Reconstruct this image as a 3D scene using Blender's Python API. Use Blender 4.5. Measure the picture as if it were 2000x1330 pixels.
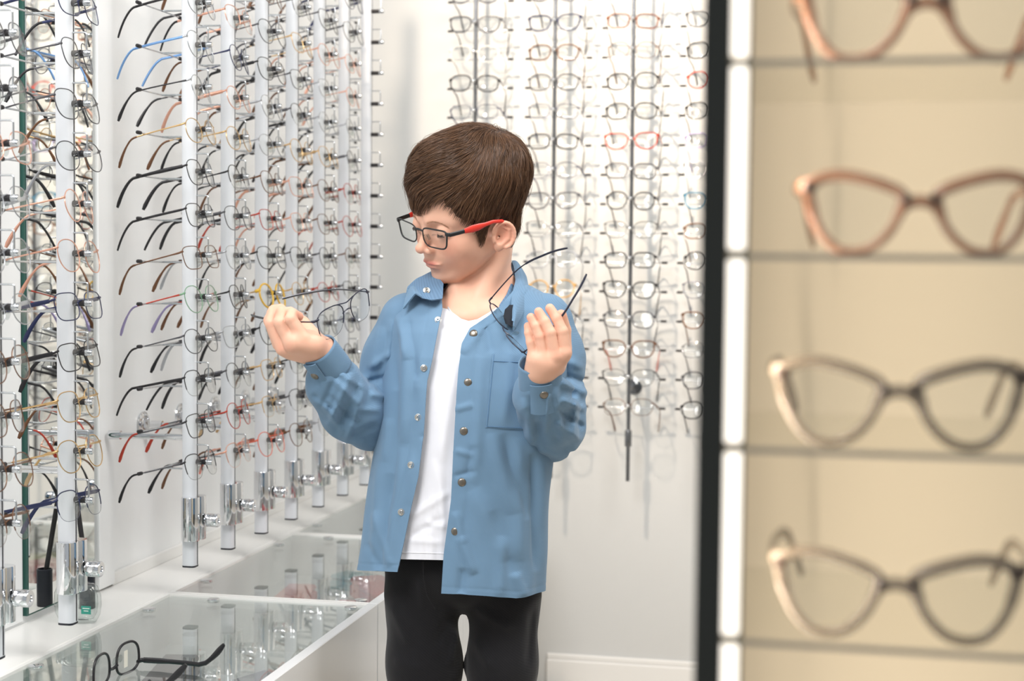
import bpy, math, random
import numpy as np
from mathutils import Vector, Matrix
for o in list(bpy.data.objects): bpy.data.objects.remove(o)
scn = bpy.context.scene
COL = scn.collection
R = random.Random(11)
# ------------------------------------------------------------------ camera
F = 3050.0                      # focal length in pixels of the 2000 px frame
CAMZ = 1.15
YAW, PITCH, ROLL = math.atan(640/F), math.radians(2.99), 0.0094
fwd = Vector((-math.sin(YAW)*math.cos(PITCH), math.cos(YAW)*math.cos(PITCH), -math.sin(PITCH)))
r0 = Vector((math.cos(YAW), math.sin(YAW), 0))
u0 = r0.cross(fwd)
rgt = (r0*math.cos(ROLL) + u0*math.sin(ROLL)).normalized()
up = (u0*math.cos(ROLL) - r0*math.sin(ROLL)).normalized()
CAM = Vector((0, 0, CAMZ))
cd = bpy.data.cameras.new('camera'); cam = bpy.data.objects.new('camera', cd); COL.objects.link(cam)
cd.sensor_width = 36; cd.lens = 36*F/2000
cam.matrix_world = Matrix.Translation(CAM) @ Matrix((rgt, up, -fwd)).transposed().to_4x4()
cd.clip_start = 0.05
cd.dof.use_dof = True; cd.dof.focus_distance = 2.38; cd.dof.aperture_fstop = 5.0
scn.camera = cam
# ------------------------------------------------------------------ world, lamps, exposure
scn.view_settings.view_transform = 'Standard'; scn.view_settings.look = 'None'
scn.view_settings.gamma = 1; scn.view_settings.use_curve_mapping = False
scn.view_settings.exposure = 0.14
scn.cycles.transparent_max_bounces = 40
scn.cycles.max_bounces = 10
w = bpy.data.worlds.new('world'); scn.world = w; w.use_nodes = True
w.node_tree.nodes['Background'].inputs[0].default_value = (0.90, 0.95, 1.0, 1)
w.node_tree.nodes['Background'].inputs[1].default_value = 0.45
def area(name, loc, target, size, power, col=(1, 1, 1), sy=None, spread=None):
    l = bpy.data.lights.new(name, 'AREA'); l.size = size; l.energy = power; l.color = col
    if sy: l.shape = 'RECTANGLE'; l.size_y = sy
    if spread: l.spread = spread
    o = bpy.data.objects.new(name, l); COL.objects.link(o); o.location = loc
    o.rotation_euler = (Vector(target)-Vector(loc)).to_track_quat('-Z', 'Y').to_euler()
    return o
area('key_fill_light', (-0.9, 0.7, 2.6), (-0.2, 2.3, 1.0), 0.75, 38, (1.0, 0.985, 0.97))
area('key_fill_light', (0.5, 1.9, 2.75), (-1.2, 2.6, 1.1), 0.9, 34, (1.0, 0.97, 0.93))  # added fill, aimed at the left wall to brighten it; no fixture modelled
area('ceiling_spot', (-1.0, 2.5, 2.7), (-0.38, 4.1, 1.5), 0.10, 7.5, (1.0, 0.82, 0.64), spread=math.radians(60))
# ------------------------------------------------------------------ helpers
def lin(r, g=None, b=None):
    if g is None: r, g, b = r
    f = lambda c: (c/255/12.92) if c/255 <= 0.04045 else ((c/255+0.055)/1.055)**2.4
    return (f(r), f(g), f(b), 1)
def mat(name, col, rough=0.5, metal=0.0, spec=0.5, noise=None, bump=None, coat=0, emit=None, alpha=None, trans=None, ior=1.45, sub=None):
    m = bpy.data.materials.new(name); m.use_nodes = True
    nt = m.node_tree; b = nt.nodes['Principled BSDF']
    b.inputs['Base Color'].default_value = col; b.inputs['Roughness'].default_value = rough
    b.inputs['Metallic'].default_value = metal; b.inputs['Specular IOR Level'].default_value = spec
    b.inputs['Coat Weight'].default_value = coat; b.inputs['Coat Roughness'].default_value = 0.08
    b.inputs['IOR'].default_value = ior
    if trans: b.inputs['Transmission Weight'].default_value = trans
    if sub:
        b.inputs['Subsurface Weight'].default_value = sub[0]; b.inputs['Subsurface Radius'].default_value = sub[1]; b.inputs['Subsurface Scale'].default_value = sub[2]
    if emit: b.inputs['Emission Color'].default_value = emit[0]; b.inputs['Emission Strength'].default_value = emit[1]
    tc = nt.nodes.new('ShaderNodeTexCoord')
    nn = nt.nodes.new('ShaderNodeTexNoise'); nt.links.new(tc.outputs['Object'], nn.inputs['Vector'])
    sc, amt = noise or (40, 0.04)
    nn.inputs['Scale'].default_value = sc; nn.inputs['Detail'].default_value = 4
    mx = nt.nodes.new('ShaderNodeMix'); mx.data_type = 'RGBA'; mx.blend_type = 'MULTIPLY'
    rp = nt.nodes.new('ShaderNodeMapRange'); rp.inputs['To Min'].default_value = 1-amt; rp.inputs['To Max'].default_value = 1+amt
    nt.links.new(nn.outputs['Fac'], rp.inputs['Value'])
    mx.inputs['Factor'].default_value = 1; mx.inputs[6].default_value = col
    nt.links.new(rp.outputs['Result'], mx.inputs[7]); nt.links.new(mx.outputs[2], b.inputs['Base Color'])
    if bump:
        bn = nt.nodes.new('ShaderNodeTexNoise'); bn.inputs['Scale'].default_value = bump[0]; bn.inputs['Detail'].default_value = 3
        nt.links.new(tc.outputs['Object'], bn.inputs['Vector'])
        bp = nt.nodes.new('ShaderNodeBump'); bp.inputs['Strength'].default_value = bump[1]; bp.inputs['Distance'].default_value = bump[2]
        nt.links.new(bn.outputs['Fac'], bp.inputs['Height']); nt.links.new(bp.outputs['Normal'], b.inputs['Normal'])
    return m
def clear(name, tint=(0.93, 0.95, 0.95, 1), rough=0.02, ior=1.5, boost=1.0):
    """thin clear pane: see-through with Fresnel reflections on both faces"""
    m = bpy.data.materials.new(name); m.use_nodes = True; nt = m.node_tree
    nt.nodes.remove(nt.nodes['Principled BSDF']); out = nt.nodes['Material Output']
    t = nt.nodes.new('ShaderNodeBsdfTransparent'); t.inputs[0].default_value = tint
    g = nt.nodes.new('ShaderNodeBsdfGlossy'); g.inputs['Roughness'].default_value = rough
    fr = nt.nodes.new('ShaderNodeFresnel'); fr.inputs[0].default_value = ior
    ge = nt.nodes.new('ShaderNodeNewGeometry')
    iv = nt.nodes.new('ShaderNodeMix'); iv.data_type = 'FLOAT'       # same Fresnel on entry and exit of the slab
    iv.inputs[2].default_value = ior; iv.inputs[3].default_value = 1/ior
    nt.links.new(ge.outputs['Backfacing'], iv.inputs[0])
    m2 = nt.nodes.new('ShaderNodeMath'); m2.operation = 'MULTIPLY'; m2.inputs[1].default_value = boost; m2.use_clamp = True
    nt.links.new(iv.outputs[0], fr.inputs[0]); nt.links.new(fr.outputs[0], m2.inputs[0])
    s = nt.nodes.new('ShaderNodeMixShader')
    nt.links.new(m2.outputs[0], s.inputs[0]); nt.links.new(t.outputs[0], s.inputs[1]); nt.links.new(g.outputs[0], s.inputs[2])
    nt.links.new(s.outputs[0], out.inputs[0]); return m

class MB:
    """collects shapes, then links them as ONE mesh object"""
    def __init__(s): s.v = []; s.f = []
    def add(s, vs, fs):
        o = len(s.v); s.v += [tuple(map(float, p)) for p in vs]; s.f += [tuple(i+o for i in f) for f in fs]; return s
    def box(s, lo, hi, bev=0.0, M=None):
        (x0, y0, z0), (x1, y1, z1) = lo, hi
        b = bev
        if b <= 0:
            vs = [(x, y, z) for x in (x0, x1) for y in (y0, y1) for z in (z0, z1)]
            fs = [(0, 1, 3, 2), (4, 6, 7, 5), (0, 4, 5, 1), (2, 3, 7, 6), (0, 2, 6, 4), (1, 5, 7, 3)]
        else:
            vs = []; idx = {}
            X, Y, Z = (x0, x1), (y0, y1), (z0, z1)
            for i in (0, 1):
                for j in (0, 1):
                    for k in (0, 1):
                        sx, sy, sz = (1 if i == 0 else -1), (1 if j == 0 else -1), (1 if k == 0 else -1)
                        idx[i, j, k, 'x'] = len(vs); vs.append((X[i], Y[j]+sy*b, Z[k]+sz*b))
                        idx[i, j, k, 'y'] = len(vs); vs.append((X[i]+sx*b, Y[j], Z[k]+sz*b))
                        idx[i, j, k, 'z'] = len(vs); vs.append((X[i]+sx*b, Y[j]+sy*b, Z[k]))
            fs = []
            q = lambda a: fs.append(tuple(a))
            for i in (0, 1):
                a = [idx[i, 0, 0, 'x'], idx[i, 1, 0, 'x'], idx[i, 1, 1, 'x'], idx[i, 0, 1, 'x']]; q(a if i else a[::-1])
                a = [idx[0, i, 0, 'y'], idx[1, i, 0, 'y'], idx[1, i, 1, 'y'], idx[0, i, 1, 'y']]; q(a[::-1] if i else a)
                a = [idx[0, 0, i, 'z'], idx[1, 0, i, 'z'], idx[1, 1, i, 'z'], idx[0, 1, i, 'z']]; q(a if i else a[::-1])
            for i in (0, 1):
                for j in (0, 1):
                    e = (i == j)
                    a = [idx[i, j, 0, 'x'], idx[i, j, 1, 'x'], idx[i, j, 1, 'y'], idx[i, j, 0, 'y']]; q(a if not e else a[::-1])
                    a = [idx[i, 0, j, 'x'], idx[i, 1, j, 'x'], idx[i, 1, j, 'z'], idx[i, 0, j, 'z']]; q(a[::-1] if not e else a)
                    a = [idx[0, i, j, 'y'], idx[1, i, j, 'y'], idx[1, i, j, 'z'], idx[0, i, j, 'z']]; q(a if not e else a[::-1])
            for i in (0, 1):
                for j in (0, 1):
                    for k in (0, 1):
                        a = [idx[i, j, k, c] for c in 'xyz']; q(a if (i+j+k) % 2 else a[::-1])
        if M is not None: vs = [tuple(M @ Vector(p)) for p in vs]
        return s.add(vs, fs)
    def tube(s, path, r, n=8, closed=False, caps=True, ref=None):
        """r: number or list; each a radius or (a, b) half axes, b along ref"""
        P = [Vector(p) for p in path]; N = len(P)
        rr = list(r) if isinstance(r, (list, np.ndarray)) else [r]*N
        T = []
        for i in range(N):
            a = P[(i-1) % N] if (closed or i > 0) else P[i]; b = P[(i+1) % N] if (closed or i < N-1) else P[i]
            t = (b-a); T.append(t.normalized() if t.length > 1e-9 else Vector((0, 0, 1)))
        if ref is None:
            u = T[0].orthogonal().normalized(); fr = [u]
            for i in range(1, N):
                q = T[i-1].rotation_difference(T[i]); u = q @ u; u = (u-T[i]*u.dot(T[i])).normalized(); fr.append(u)
        else:
            rf = Vector(ref); fr = []
            for i in range(N):
                u = rf-T[i]*rf.dot(T[i]); fr.append(u.normalized() if u.length > 1e-6 else T[i].orthogonal().normalized())
        vs = []; fs = []
        for i in range(N):
            x = fr[i]; y = T[i].cross(x); q = rr[i]; a, b = (q if isinstance(q, tuple) else (q, q))
            for k in range(n):
                th = 2*math.pi*k/n; vs.append(P[i]+x*(b*math.cos(th))+y*(a*math.sin(th)))
        M = N if closed else N-1
        for i in range(M):
            j = (i+1) % N
            for k in range(n):
                l = (k+1) % n; fs.append((i*n+k, i*n+l, j*n+l, j*n+k))
        if caps and not closed:
            fs.append(tuple(range(n))[::-1]); fs.append(tuple((N-1)*n+k for k in range(n)))
        return s.add(vs, fs)
    def cyl(s, a, b, r, n=24, r2=None): return s.tube([a, b], [r, r2 if r2 is not None else r], n)
    def lathe(s, prof, c=(0, 0, 0), n=24, M=None):
        """prof: list of (radius, height) along +z"""
        vs = []; fs = []
        for (r, z) in prof:
            for k in range(n):
                t = 2*math.pi*k/n; vs.append(Vector((r*math.cos(t), r*math.sin(t), z)))
        for i in range(len(prof)-1):
            for k in range(n):
                l = (k+1) % n; fs.append((i*n+k, i*n+l, (i+1)*n+l, (i+1)*n+k))
        fs.append(tuple(range(n))[::-1]); fs.append(tuple((len(prof)-1)*n+k for k in range(n)))
        if M is not None: vs = [M @ v for v in vs]
        return s.add([v+Vector(c) for v in vs], fs)
    def grid(s, G):
        G = np.asarray(G, float); a, b = G.shape[:2]
        fs = [(i*b+j, i*b+j+1, (i+1)*b+j+1, (i+1)*b+j) for i in range(a-1) for j in range(b-1)]
        return s.add(G.reshape(-1, 3).tolist(), fs)
    def mesh(s, name, smooth=True, ang=None):
        me = bpy.data.meshes.new(name); me.from_pydata(s.v, [], s.f); me.update()
        if smooth: shade(me, ang)
        return me
    def build(s, name, m, parent=None, smooth=True, ang=40):
        return link(name, s.mesh(name, smooth, ang), m, parent)
def shade(me, ang=None):
    me.polygons.foreach_set('use_smooth', np.ones(len(me.polygons), bool))
    if ang:
        try: me.set_sharp_from_angle(angle=math.radians(ang))
        except Exception: pass
def link(name, me, m=None, parent=None, obmat=True):
    o = bpy.data.objects.new(name, me); COL.objects.link(o)
    if m is not None:
        if not me.materials: me.materials.append(m)
        if me.materials[0] != m:
            o.material_slots[0].link = 'OBJECT'; o.material_slots[0].material = m
    if parent: o.parent = parent
    return o
def thing(name, label, cat, loc=(0, 0, 0), rot=(0, 0, 0), group=None):
    o = bpy.data.objects.new(name, None); COL.objects.link(o); o.location = loc; o.rotation_euler = rot; o.empty_display_size = 0.05
    o['label'] = label; o['category'] = cat
    if group: o['group'] = group
    return o
def tag(o, label, cat, group=None, kind=None):
    o['label'] = label; o['category'] = cat
    if group: o['group'] = group
    if kind: o['kind'] = kind
    return o
def struct(o, label=None):
    o['kind'] = 'structure'
    if label: o['label'] = label
    return o
def cpt(px, py, d): return CAM + d*((px-1000)/F*rgt + (665-py)/F*up + fwd)
def rayX(px, py, X):
    v = cpt(px, py, 1)-CAM; return CAM+v*(X/v.x)
def rayY(px, py, Y):
    v = cpt(px, py, 1)-CAM; return CAM+v*(Y/v.y)
def rayZ(px, py, Z):
    v = cpt(px, py, 1)-CAM; return CAM+v*((Z-CAMZ)/v.z)
def proj(p):
    q = Vector(p)-CAM; d = q.dot(fwd); return 1000+F*q.dot(rgt)/d, 665-F*q.dot(up)/d, d
# ------------------------------------------------------------------ materials of the setting
M_wallL = mat('white_gloss_panel', lin(244, 245, 245), 0.22, spec=0.55, noise=(3, 0.015))
M_wallB = mat('painted_wall', lin(212, 213, 212), 0.6, noise=(5, 0.02), bump=(60, 0.08, 0.002))
M_floor = mat('pale_floor', lin(206, 198, 186), 0.35, noise=(6, 0.05))
M_white = mat('white_laminate', lin(240, 239, 236), 0.28, spec=0.5, noise=(8, 0.01))
M_fascia = mat('white_gloss_front', lin(222, 223, 224), 0.12, spec=0.5, noise=(8, 0.01))
M_alu = mat('satin_aluminium', lin(232, 235, 240), 0.28, metal=0.15, noise=(30, 0.02))
M_chrome = mat('polished_chrome', lin(225, 226, 228), 0.07, metal=1.0, noise=(10, 0.02))
M_wire = mat('bright_wire', lin(200, 203, 206), 0.16, metal=1.0)
M_rod = mat('dark_chrome', lin(140, 141, 144), 0.2, metal=1.0)
M_blackr = mat('black_rubber', lin(38, 36, 38), 0.5)
M_cap = mat('black_cap', lin(30, 33, 42), 0.4)
M_glass = clear('clear_glass', (0.95, 0.97, 0.965, 1), 0.015, 1.52, 1.5)
M_edge = mat('green_glass_edge', lin(46, 86, 78), 0.15)
M_mirror = mat('mirror_silver', lin(238, 240, 238), 0.015, metal=1.0, noise=(2, 0.005))
M_lens = clear('lens_glass', (0.965, 0.97, 0.967, 1), 0.03, 1.5, 0.6)
# ------------------------------------------------------------------ room
XW, YB = -1.27, 4.10
struct(MB().box((-1.5, -1.2, -0.1), (3.0, YB+0.2, 0.0)).build('floor', M_floor, smooth=False))
struct(MB().box((XW-0.15, -1.2, 0.0), (XW, YB+0.15, 3.0)).build('wall_left', M_wallL, smooth=False))
struct(MB().box((XW, YB, 0.0), (3.0, YB+0.15, 3.0)).build('wall_back', M_wallB, smooth=False))
struct(MB().box((2.6, -1.2, 0.0), (2.75, YB, 3.0)).build('wall_right', M_wallB, smooth=False))
bb = MB(); bb.box((-0.755, YB-0.014, 0.0), (2.6, YB, 0.075), 0.003).box((-0.755, YB-0.009, 0.0745), (2.6, YB, 0.09), 0.003)
struct(bb.build('baseboard_back', M_white, smooth=False))
# ------------------------------------------------------------------ mirror and its white surround
ZC = 0.56
t = thing('wall_mirror', 'tall frameless mirror on the left wall with a green glass edge, behind the near poles', 'mirror', (XW+0.006, 2.36, ZC+0.02))
MB().box((-0.0058, -0.100, -0.008), (0.002, 0.130, 1.9)).build('glass_body', M_edge, t, smooth=False)
MB().box((0.0022, -0.097, -0.005), (0.0032, 0.128, 1.895)).build('silvered_face', M_mirror, t, smooth=False)
for k, (y0, y1, lb) in enumerate([(1.2, 2.255, 'white gloss wall board left of the mirror, behind the nearest poles'), (2.502, 2.56, 'narrow white wall board standing proud along the right edge of the mirror')]):
    tag(MB().box((XW, y0, ZC+0.004), (XW+(0.012 if k else 0.003), y1, 2.6), 0.001).build('wall_board', M_wallL, smooth=False), lb, 'panel')
# ------------------------------------------------------------------ display counter, three units with glass lids
XF = -0.762
def coin(parent, x, y, z):
    MB().lathe([(0.0, 0.0), (0.0105, 0.0), (0.011, 0.0006), (0.011, 0.0022), (0.0100, 0.003), (0.0, 0.003)], (x, y, z), 20).build('lid_clip', M_chrome, parent)
ledge = MB(); ledge.box((XW, 0.9, ZC-0.03), (-1.146, YB, ZC), 0.0015)
tag(ledge.build('counter_ledge', M_white, smooth=False), 'long white worktop ledge along the left wall under the poles', 'shelf')
upst = MB(); upst.box((XW, 2.56, ZC), (XW+0.008, YB, ZC+0.022), 0.001)
struct(upst.build('trim_1', M_white, smooth=False))
UN = [(1.30, 1.915, 'near display counter unit cut by the bottom edge of the photo'), (1.918, 2.535, 'white display counter unit with the black eyeglasses lying on its glass lid'),
      (2.538, 3.155, 'middle white display counter unit with red cases under its glass lid'), (3.158, 3.775, 'far white display counter unit behind the boy, nearest the back wall')]
M_inner = mat('grey_liner', lin(222, 222, 219), 0.4, noise=(20, 0.03))
for i, (y0, y1, lb) in enumerate(UN):
    t = thing('display_counter', lb, 'counter', ((-1.146+XF)/2, (y0+y1)/2, 0), group='display counter units along the left wall')
    t0 = Vector(t.location)
    def B(m, lo, hi, bev=0.0, name='', mt=M_white): return m.box(Vector(lo)-t0, Vector(hi)-t0, bev)
    m = MB(); B(m, (-1.146, y0, 0.06), (-1.138, y1, ZC-0.001)); m.build('back_panel', M_white, t, smooth=False)
    m = MB(); B(m, (-1.138, y0, 0.06), (XF-0.018, y0+0.009, ZC-0.001)); m.build('side_panel', M_white, t, smooth=False)
    m = MB(); B(m, (-1.138, y1-0.009, 0.06), (XF-0.018, y1, ZC-0.001)); m.build('side_panel', M_white, t, smooth=False)
    m = MB(); B(m, (XF-0.018, y0, 0.075), (XF, y1, ZC), 0.001); m.build('front_panel', M_fascia, t, smooth=False)
    m = MB(); B(m, (-1.138, y0+0.009, 0.462), (XF-0.018, y1-0.009, 0.470)); m.build('tray', M_inner, t, smooth=False)
    m = MB(); B(m, (-1.138, y0, 0.0), (XF-0.06, y1, 0.06)); m.build('plinth', M_white, t, smooth=False)
    m = MB(); B(m, (-1.1355, y0+0.0105, ZC-0.010), (XF-0.0195, y1-0.0105, ZC-0.004), 0.0008); m.build('glass_lid', M_glass, t, smooth=False)
    for (x, y) in ((-1.125, y0+0.12), (-1.125, y1-0.12), (XF-0.04, y1-0.025), (-1.05, y1-0.025), (XF-0.04, y0+0.03)):
        coin(t, x-t0.x, y-t0.y, ZC-0.004-t0.z)
# things inside the counters
def softbox(name, c, s, rz, col, label, cat, group=None):
    m = mat(name+'_mat', col, 0.4)
    o = MB().box((-s[0]/2, -s[1]/2, 0), (s[0]/2, s[1]/2, s[2]*0.62), 0.004).build(name, m, smooth=False)
    o.location = c; o.rotation_euler = (0, 0, rz)
    l = MB().box((-s[0]/2+0.0005, -s[1]/2+0.0005, s[2]*0.63), (s[0]/2-0.0005, s[1]/2-0.0005, s[2]), 0.005).build('lid', m, o, smooth=False)
    tag(o, label, cat, group); return o
zt = 0.470
for (x, y, w_, l_, h, rz, c, lb) in [(-0.98, 2.66, .065, .16, .04, .3, (206, 62, 60), 'red spectacle case leftmost inside the middle counter unit'),
     (-0.90, 2.72, .06, .15, .035, -.2, (222, 120, 118), 'pink spectacle case beside the red one inside the middle counter'),
     (-0.88, 2.93, .07, .16, .04, .6, (190, 48, 50), 'dark red spectacle case deeper inside the middle counter'),
     (-1.03, 2.86, .06, .15, .03, .1, (226, 140, 130), 'salmon spectacle case at the back of the middle counter'),
     (-0.95, 3.04, .06, .12, .03, 1.2, (120, 170, 175), 'pale teal box at the far end inside the middle counter'),
     (-0.84, 3.08, .05, .10, .03, .9, (222, 214, 160), 'pale yellow box at the far end inside the middle counter'),
     (-0.97, 2.06, .07, .15, .025, .5, (110, 190, 178), 'mint green case under the near glass lid'),
     (-0.87, 2.20, .07, .16, .035, -.4, (150, 150, 158), 'grey spectacle case under the near glass lid'),
     (-1.02, 2.27, .06, .15, .035, .2, (96, 90, 92), 'charcoal spectacle case under the near glass lid'),
     (-0.90, 3.40, .07, .16, .04, .4, (205, 205, 210), 'light grey case inside the far counter unit')]:
    softbox('spectacle_case', (x, y, zt), (w_, l_, h), rz, lin(c), lb, 'case', 'cases inside the display counters')
# ------------------------------------------------------------------ poles with pegs
def zrow(k): return 1.152+k*0.0718
def pole_tube():
    n = 20; prof = []
    for k in range(n):
        a = 2*math.pi*k/n; c, s_ = math.cos(a), math.sin(a); e = 0.5
        prof.append((0.0119*math.copysign(abs(c)**e, c), 0.0119*math.copysign(abs(s_)**e, s_)))
    return prof
PR = pole_tube()
def prism(prof, z0, z1):
    n = len(prof); m = MB()
    vs = [(x, y, z0) for x, y in prof]+[(x, y, z1) for x, y in prof]
    fs = [(i, (i+1) % n, n+(i+1) % n, n+i) for i in range(n)]+[tuple(range(n))[::-1], tuple(range(n, 2*n))]
    return m.add(vs, fs)
ZB, ZT = 0.612, 2.10
me_tube = prism(PR, 0, ZT-ZB).mesh('tube', True, 60)
me_cap = prism([(x*1.02, y*1.02) for x, y in PR], -0.003, -0.0002).mesh('end_cap', False)
cl = MB()
cl.lathe([(0.0001, 0.045), (0.0155, 0.045), (0.016, 0.0458), (0.016, 0.1195), (0.0155, 0.1205), (0.0001, 0.1205)], (0.005, -0.010, 0), 28)
cl.lathe([(0.0001, 0.045), (0.0155, 0.045), (0.016, 0.0458), (0.016, 0.1195), (0.0155, 0.1205), (0.0001, 0.1205)], (0.008, 0.010, 0), 28)
me_clamp = cl.mesh('clamp', True, 40)
RY = Matrix.Rotation(math.radians(90), 4, 'Y')
kn = MB(); kn.lathe([(0.0001, 0), (0.0055, 0), (0.0055, 0.006), (0.0112, 0.0062), (0.0117, 0.0075), (0.0117, 0.026), (0.0108, 0.0272), (0.005, 0.0272), (0.0045, 0.0255), (0.0001, 0.0255)], (0.021, 0.010, 0.078), 24, RY)
me_knob = kn.mesh('knob', True, 40)
me_peg = MB().cyl((0.0100, 0, 0), (0.030, 0, 0), 0.0046, 14).mesh('peg', True, 40)
me_ptip = MB().lathe([(0.0001, 0), (0.0046, 0), (0.0048, 0.001), (0.0048, 0.0095), (0.0040, 0.011), (0.0001, 0.011)], (0.0301, 0, 0), 14, RY).mesh('peg_tip', True, 40)
me_hook = MB().tube([(0.010, 0, 0.030), (0.030, 0, 0.030), (0.0330, 0, 0.0292), (0.0338, 0, 0.0265), (0.0338, 0, 0.0047)], 0.00135, 8).mesh('wire_hook', True, 50)
bar = MB(); bar.tube([(-0.054, -0.078, -0.012), (-0.052, -0.03, -0.0125), (-0.050, 0, -0.013), (-0.052, 0.03, -0.0125), (-0.054, 0.078, -0.012)], 0.0014, 8)
bar.tube([(-0.010, 0, -0.013), (-0.051, 0, -0.013)], 0.0017, 8)
me_bar = bar.mesh('temple_rest', True, 50)
bt = MB()
me_btip = [MB().tube([(-0.054, s*0.077, -0.012), (-0.054, s*0.079, -0.012), (-0.0545, s*0.090, -0.0118), (-0.0546, s*0.092, -0.0117)], [0.0022, 0.0032, 0.0032, 0.002], 10).mesh('rest_tip', True, 50) for s in (-1, 1)]
st = MB(); st.tube([(-0.010, 0, 0), (-0.130, 0, 0)], 0.0055, 16); st.tube([(-0.130, 0, 0), (-0.152, 0, 0)], 0.008, 16)
me_stand = st.mesh('standoff', True, 40)
me_flange = MB().lathe([(0.0001, 0), (0.024, 0), (0.025, 0.001), (0.0245, 0.003), (0.0225, 0.0042), (0.010, 0.005), (0.0001, 0.005)], (0, 0, 0), 32, Matrix.Rotation(math.radians(90), 4, 'Y')).mesh('wall_flange', True, 40)
ORD = ['', 'first', 'second', 'third', 'fourth', 'fifth', 'sixth', 'seventh', 'eighth', 'ninth', 'tenth', 'eleventh', 'twelfth', 'thirteenth', 'fourteenth', 'fifteenth', 'sixteenth']
XP = -1.10
POLES = [1.882, 2.087, 2.528, 2.700, 2.870, 3.040, 3.210, 3.380, 3.550]
PLAB = ['leftmost pole', 'second pole from left', 'third pole from left', 'fourth pole from left', 'fifth pole from left', 'sixth pole from left', 'seventh pole from left', 'eighth pole from left']
def kmax(y):
    d = 0.2053*1.10+0.9787*y
    return int(((505)*d/F+CAMZ+0.05-1.152)/0.0718)
for i, y in enumerate(POLES):
    txt = ['satin metal display pole cut off by the left edge of the photo', 'satin metal display pole in front of the mirror', 'satin metal display pole just right of the mirror board, nearest of the long row',
           'display pole second in the row right of the mirror', 'display pole third in the row right of the mirror', 'display pole fourth in the row right of the mirror',
           'display pole fifth in the row right of the mirror', 'display pole sixth in the row right of the mirror', 'empty display pole with bare pegs nearest the room corner'][i]
    t = thing('display_pole', txt, 'display pole', (XP, y, ZB), group='eyeglass display poles on the left wall')
    link('tube', me_tube, M_alu, t); g_ = MB().box((.0116, .0015, .001), (.0121, .0045, ZT-ZB-.002)).build('slot', M_cap, t, smooth=False); link('end_cap', me_cap, M_cap, t)
    c = link('clamp', me_clamp, M_chrome, t); link('knob', me_knob, M_chrome, c)
    for z in (0.835, 1.90):
        s = link('standoff', me_stand, M_chrome, t); s.location = (0, 0, z-ZB); f = link('wall_flange', me_flange, M_chrome, s); f.location = (-0.1699 if i > 1 else -0.159, 0, 0)
    for k in range(-5, kmax(y)+1):
        zz = zrow(k)-ZB
        for nm, me_, mm in (('wire_hook', me_hook, M_wire),):
            o = link(nm, me_, mm, t); o.location = (0, 0, zz)
        p = link('peg', me_peg, M_blackr, t); p.location = (0, 0, zz); link('peg_tip', me_ptip, M_wire, p)
        b_ = link('temple_rest', me_bar, M_wire, t); b_.location = (0, 0, zz)
        for e in me_btip: link('rest_tip', e, M_blackr, b_)
# back wall rods
me_rod = MB().cyl((0, 0, 0), (0, 0, 1.75), 0.0052, 14).mesh('rod', True, 50)
me_rclamp = MB().lathe([(0.0001, 0.09), (0.0088, 0.09), (0.009, 0.091), (0.009, 0.131), (0.0085, 0.132), (0.0001, 0.132)], (0, 0, 0), 20).mesh('rod_clamp', True, 40)
me_peg2 = MB().cyl((0, -0.005, 0), (0, -0.018, 0), 0.0032, 12).mesh('peg', True, 40)
me_ptip2 = MB().lathe([(0.0001, 0), (0.0045, 0.001), (0.0055, 0.004), (0.0045, 0.007), (0.0001, 0.008)], (0, -0.018, 0), 14, Matrix.Rotation(math.radians(90), 4, 'X')).mesh('peg_tip', True, 60)
b2 = MB(); b2.tube([(-0.074, 0.055, -0.012), (0, 0.050, -0.013), (0.074, 0.055, -0.012)], 0.0013, 8); b2.tube([(0, 0.005, -0.013), (0, 0.0505, -0.013)], 0.0016, 8)
me_bar2 = b2.mesh('temple_rest', True, 50)
me_btip2 = [MB().tube([(s*0.073, 0.055, -0.012), (s*0.075, 0.055, -0.012), (s*0.087, 0.0555, -0.012), (s*0.089, 0.0555, -0.012)], [0.002, 0.0032, 0.0032, 0.002], 10).mesh('rest_tip', True, 50) for s in (-1, 1)]
YR = 3.985
RODX = [rayY(px, 100, YR).x for px in (929, 1084, 1237)]
RODX.append(RODX[2]+(RODX[2]-RODX[1]))
ZR0 = 1.15+(508-42.5)/3050*4.03-0.004
def zr(k): return ZR0-0.0757*k
RLAB = ['slim dark rod on the back wall above the boy, leftmost of the four', 'slim dark rod on the back wall right of the head of the boy', 'slim dark rod in the middle of the back wall, its clamped lower end fully visible', 'slim dark rod on the back wall, mostly hidden by the black cabinet edge']
for i, x in enumerate(RODX):
    t = thing('display_rod', RLAB[i], 'display rod', (x, YR, 0.58), group='eyeglass display rods on the back wall')
    link('rod', me_rod, M_rod, t); link('rod_clamp', me_rclamp, M_rod, t)
    for z in (0.815, 2.0):
        s = MB().cyl((0, 0.004, 0), (0, 0.107, 0), 0.004, 14).build('standoff', M_rod, t); s.location = (0, 0, z-0.58)
        f = MB().lathe([(0.0001, 0), (0.020, 0), (0.0195, 0.003), (0.0001, 0.004)], (0, 0.1145, 0), 24, Matrix.Rotation(math.radians(90), 4, 'X')).build('wall_flange', M_rod, s)
    for k in range(-1, 14):
        zz = zr(k)-0.58
        p = link('peg', me_peg2, M_rod, t); p.location = (0, 0, zz); link('peg_tip', me_ptip2, M_chrome, p)
        b_ = link('temple_rest', me_bar2, M_wire, t); b_.location = (0, 0, zz)
        for e in me_btip2: link('rest_tip', e, M_blackr, b_)
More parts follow.
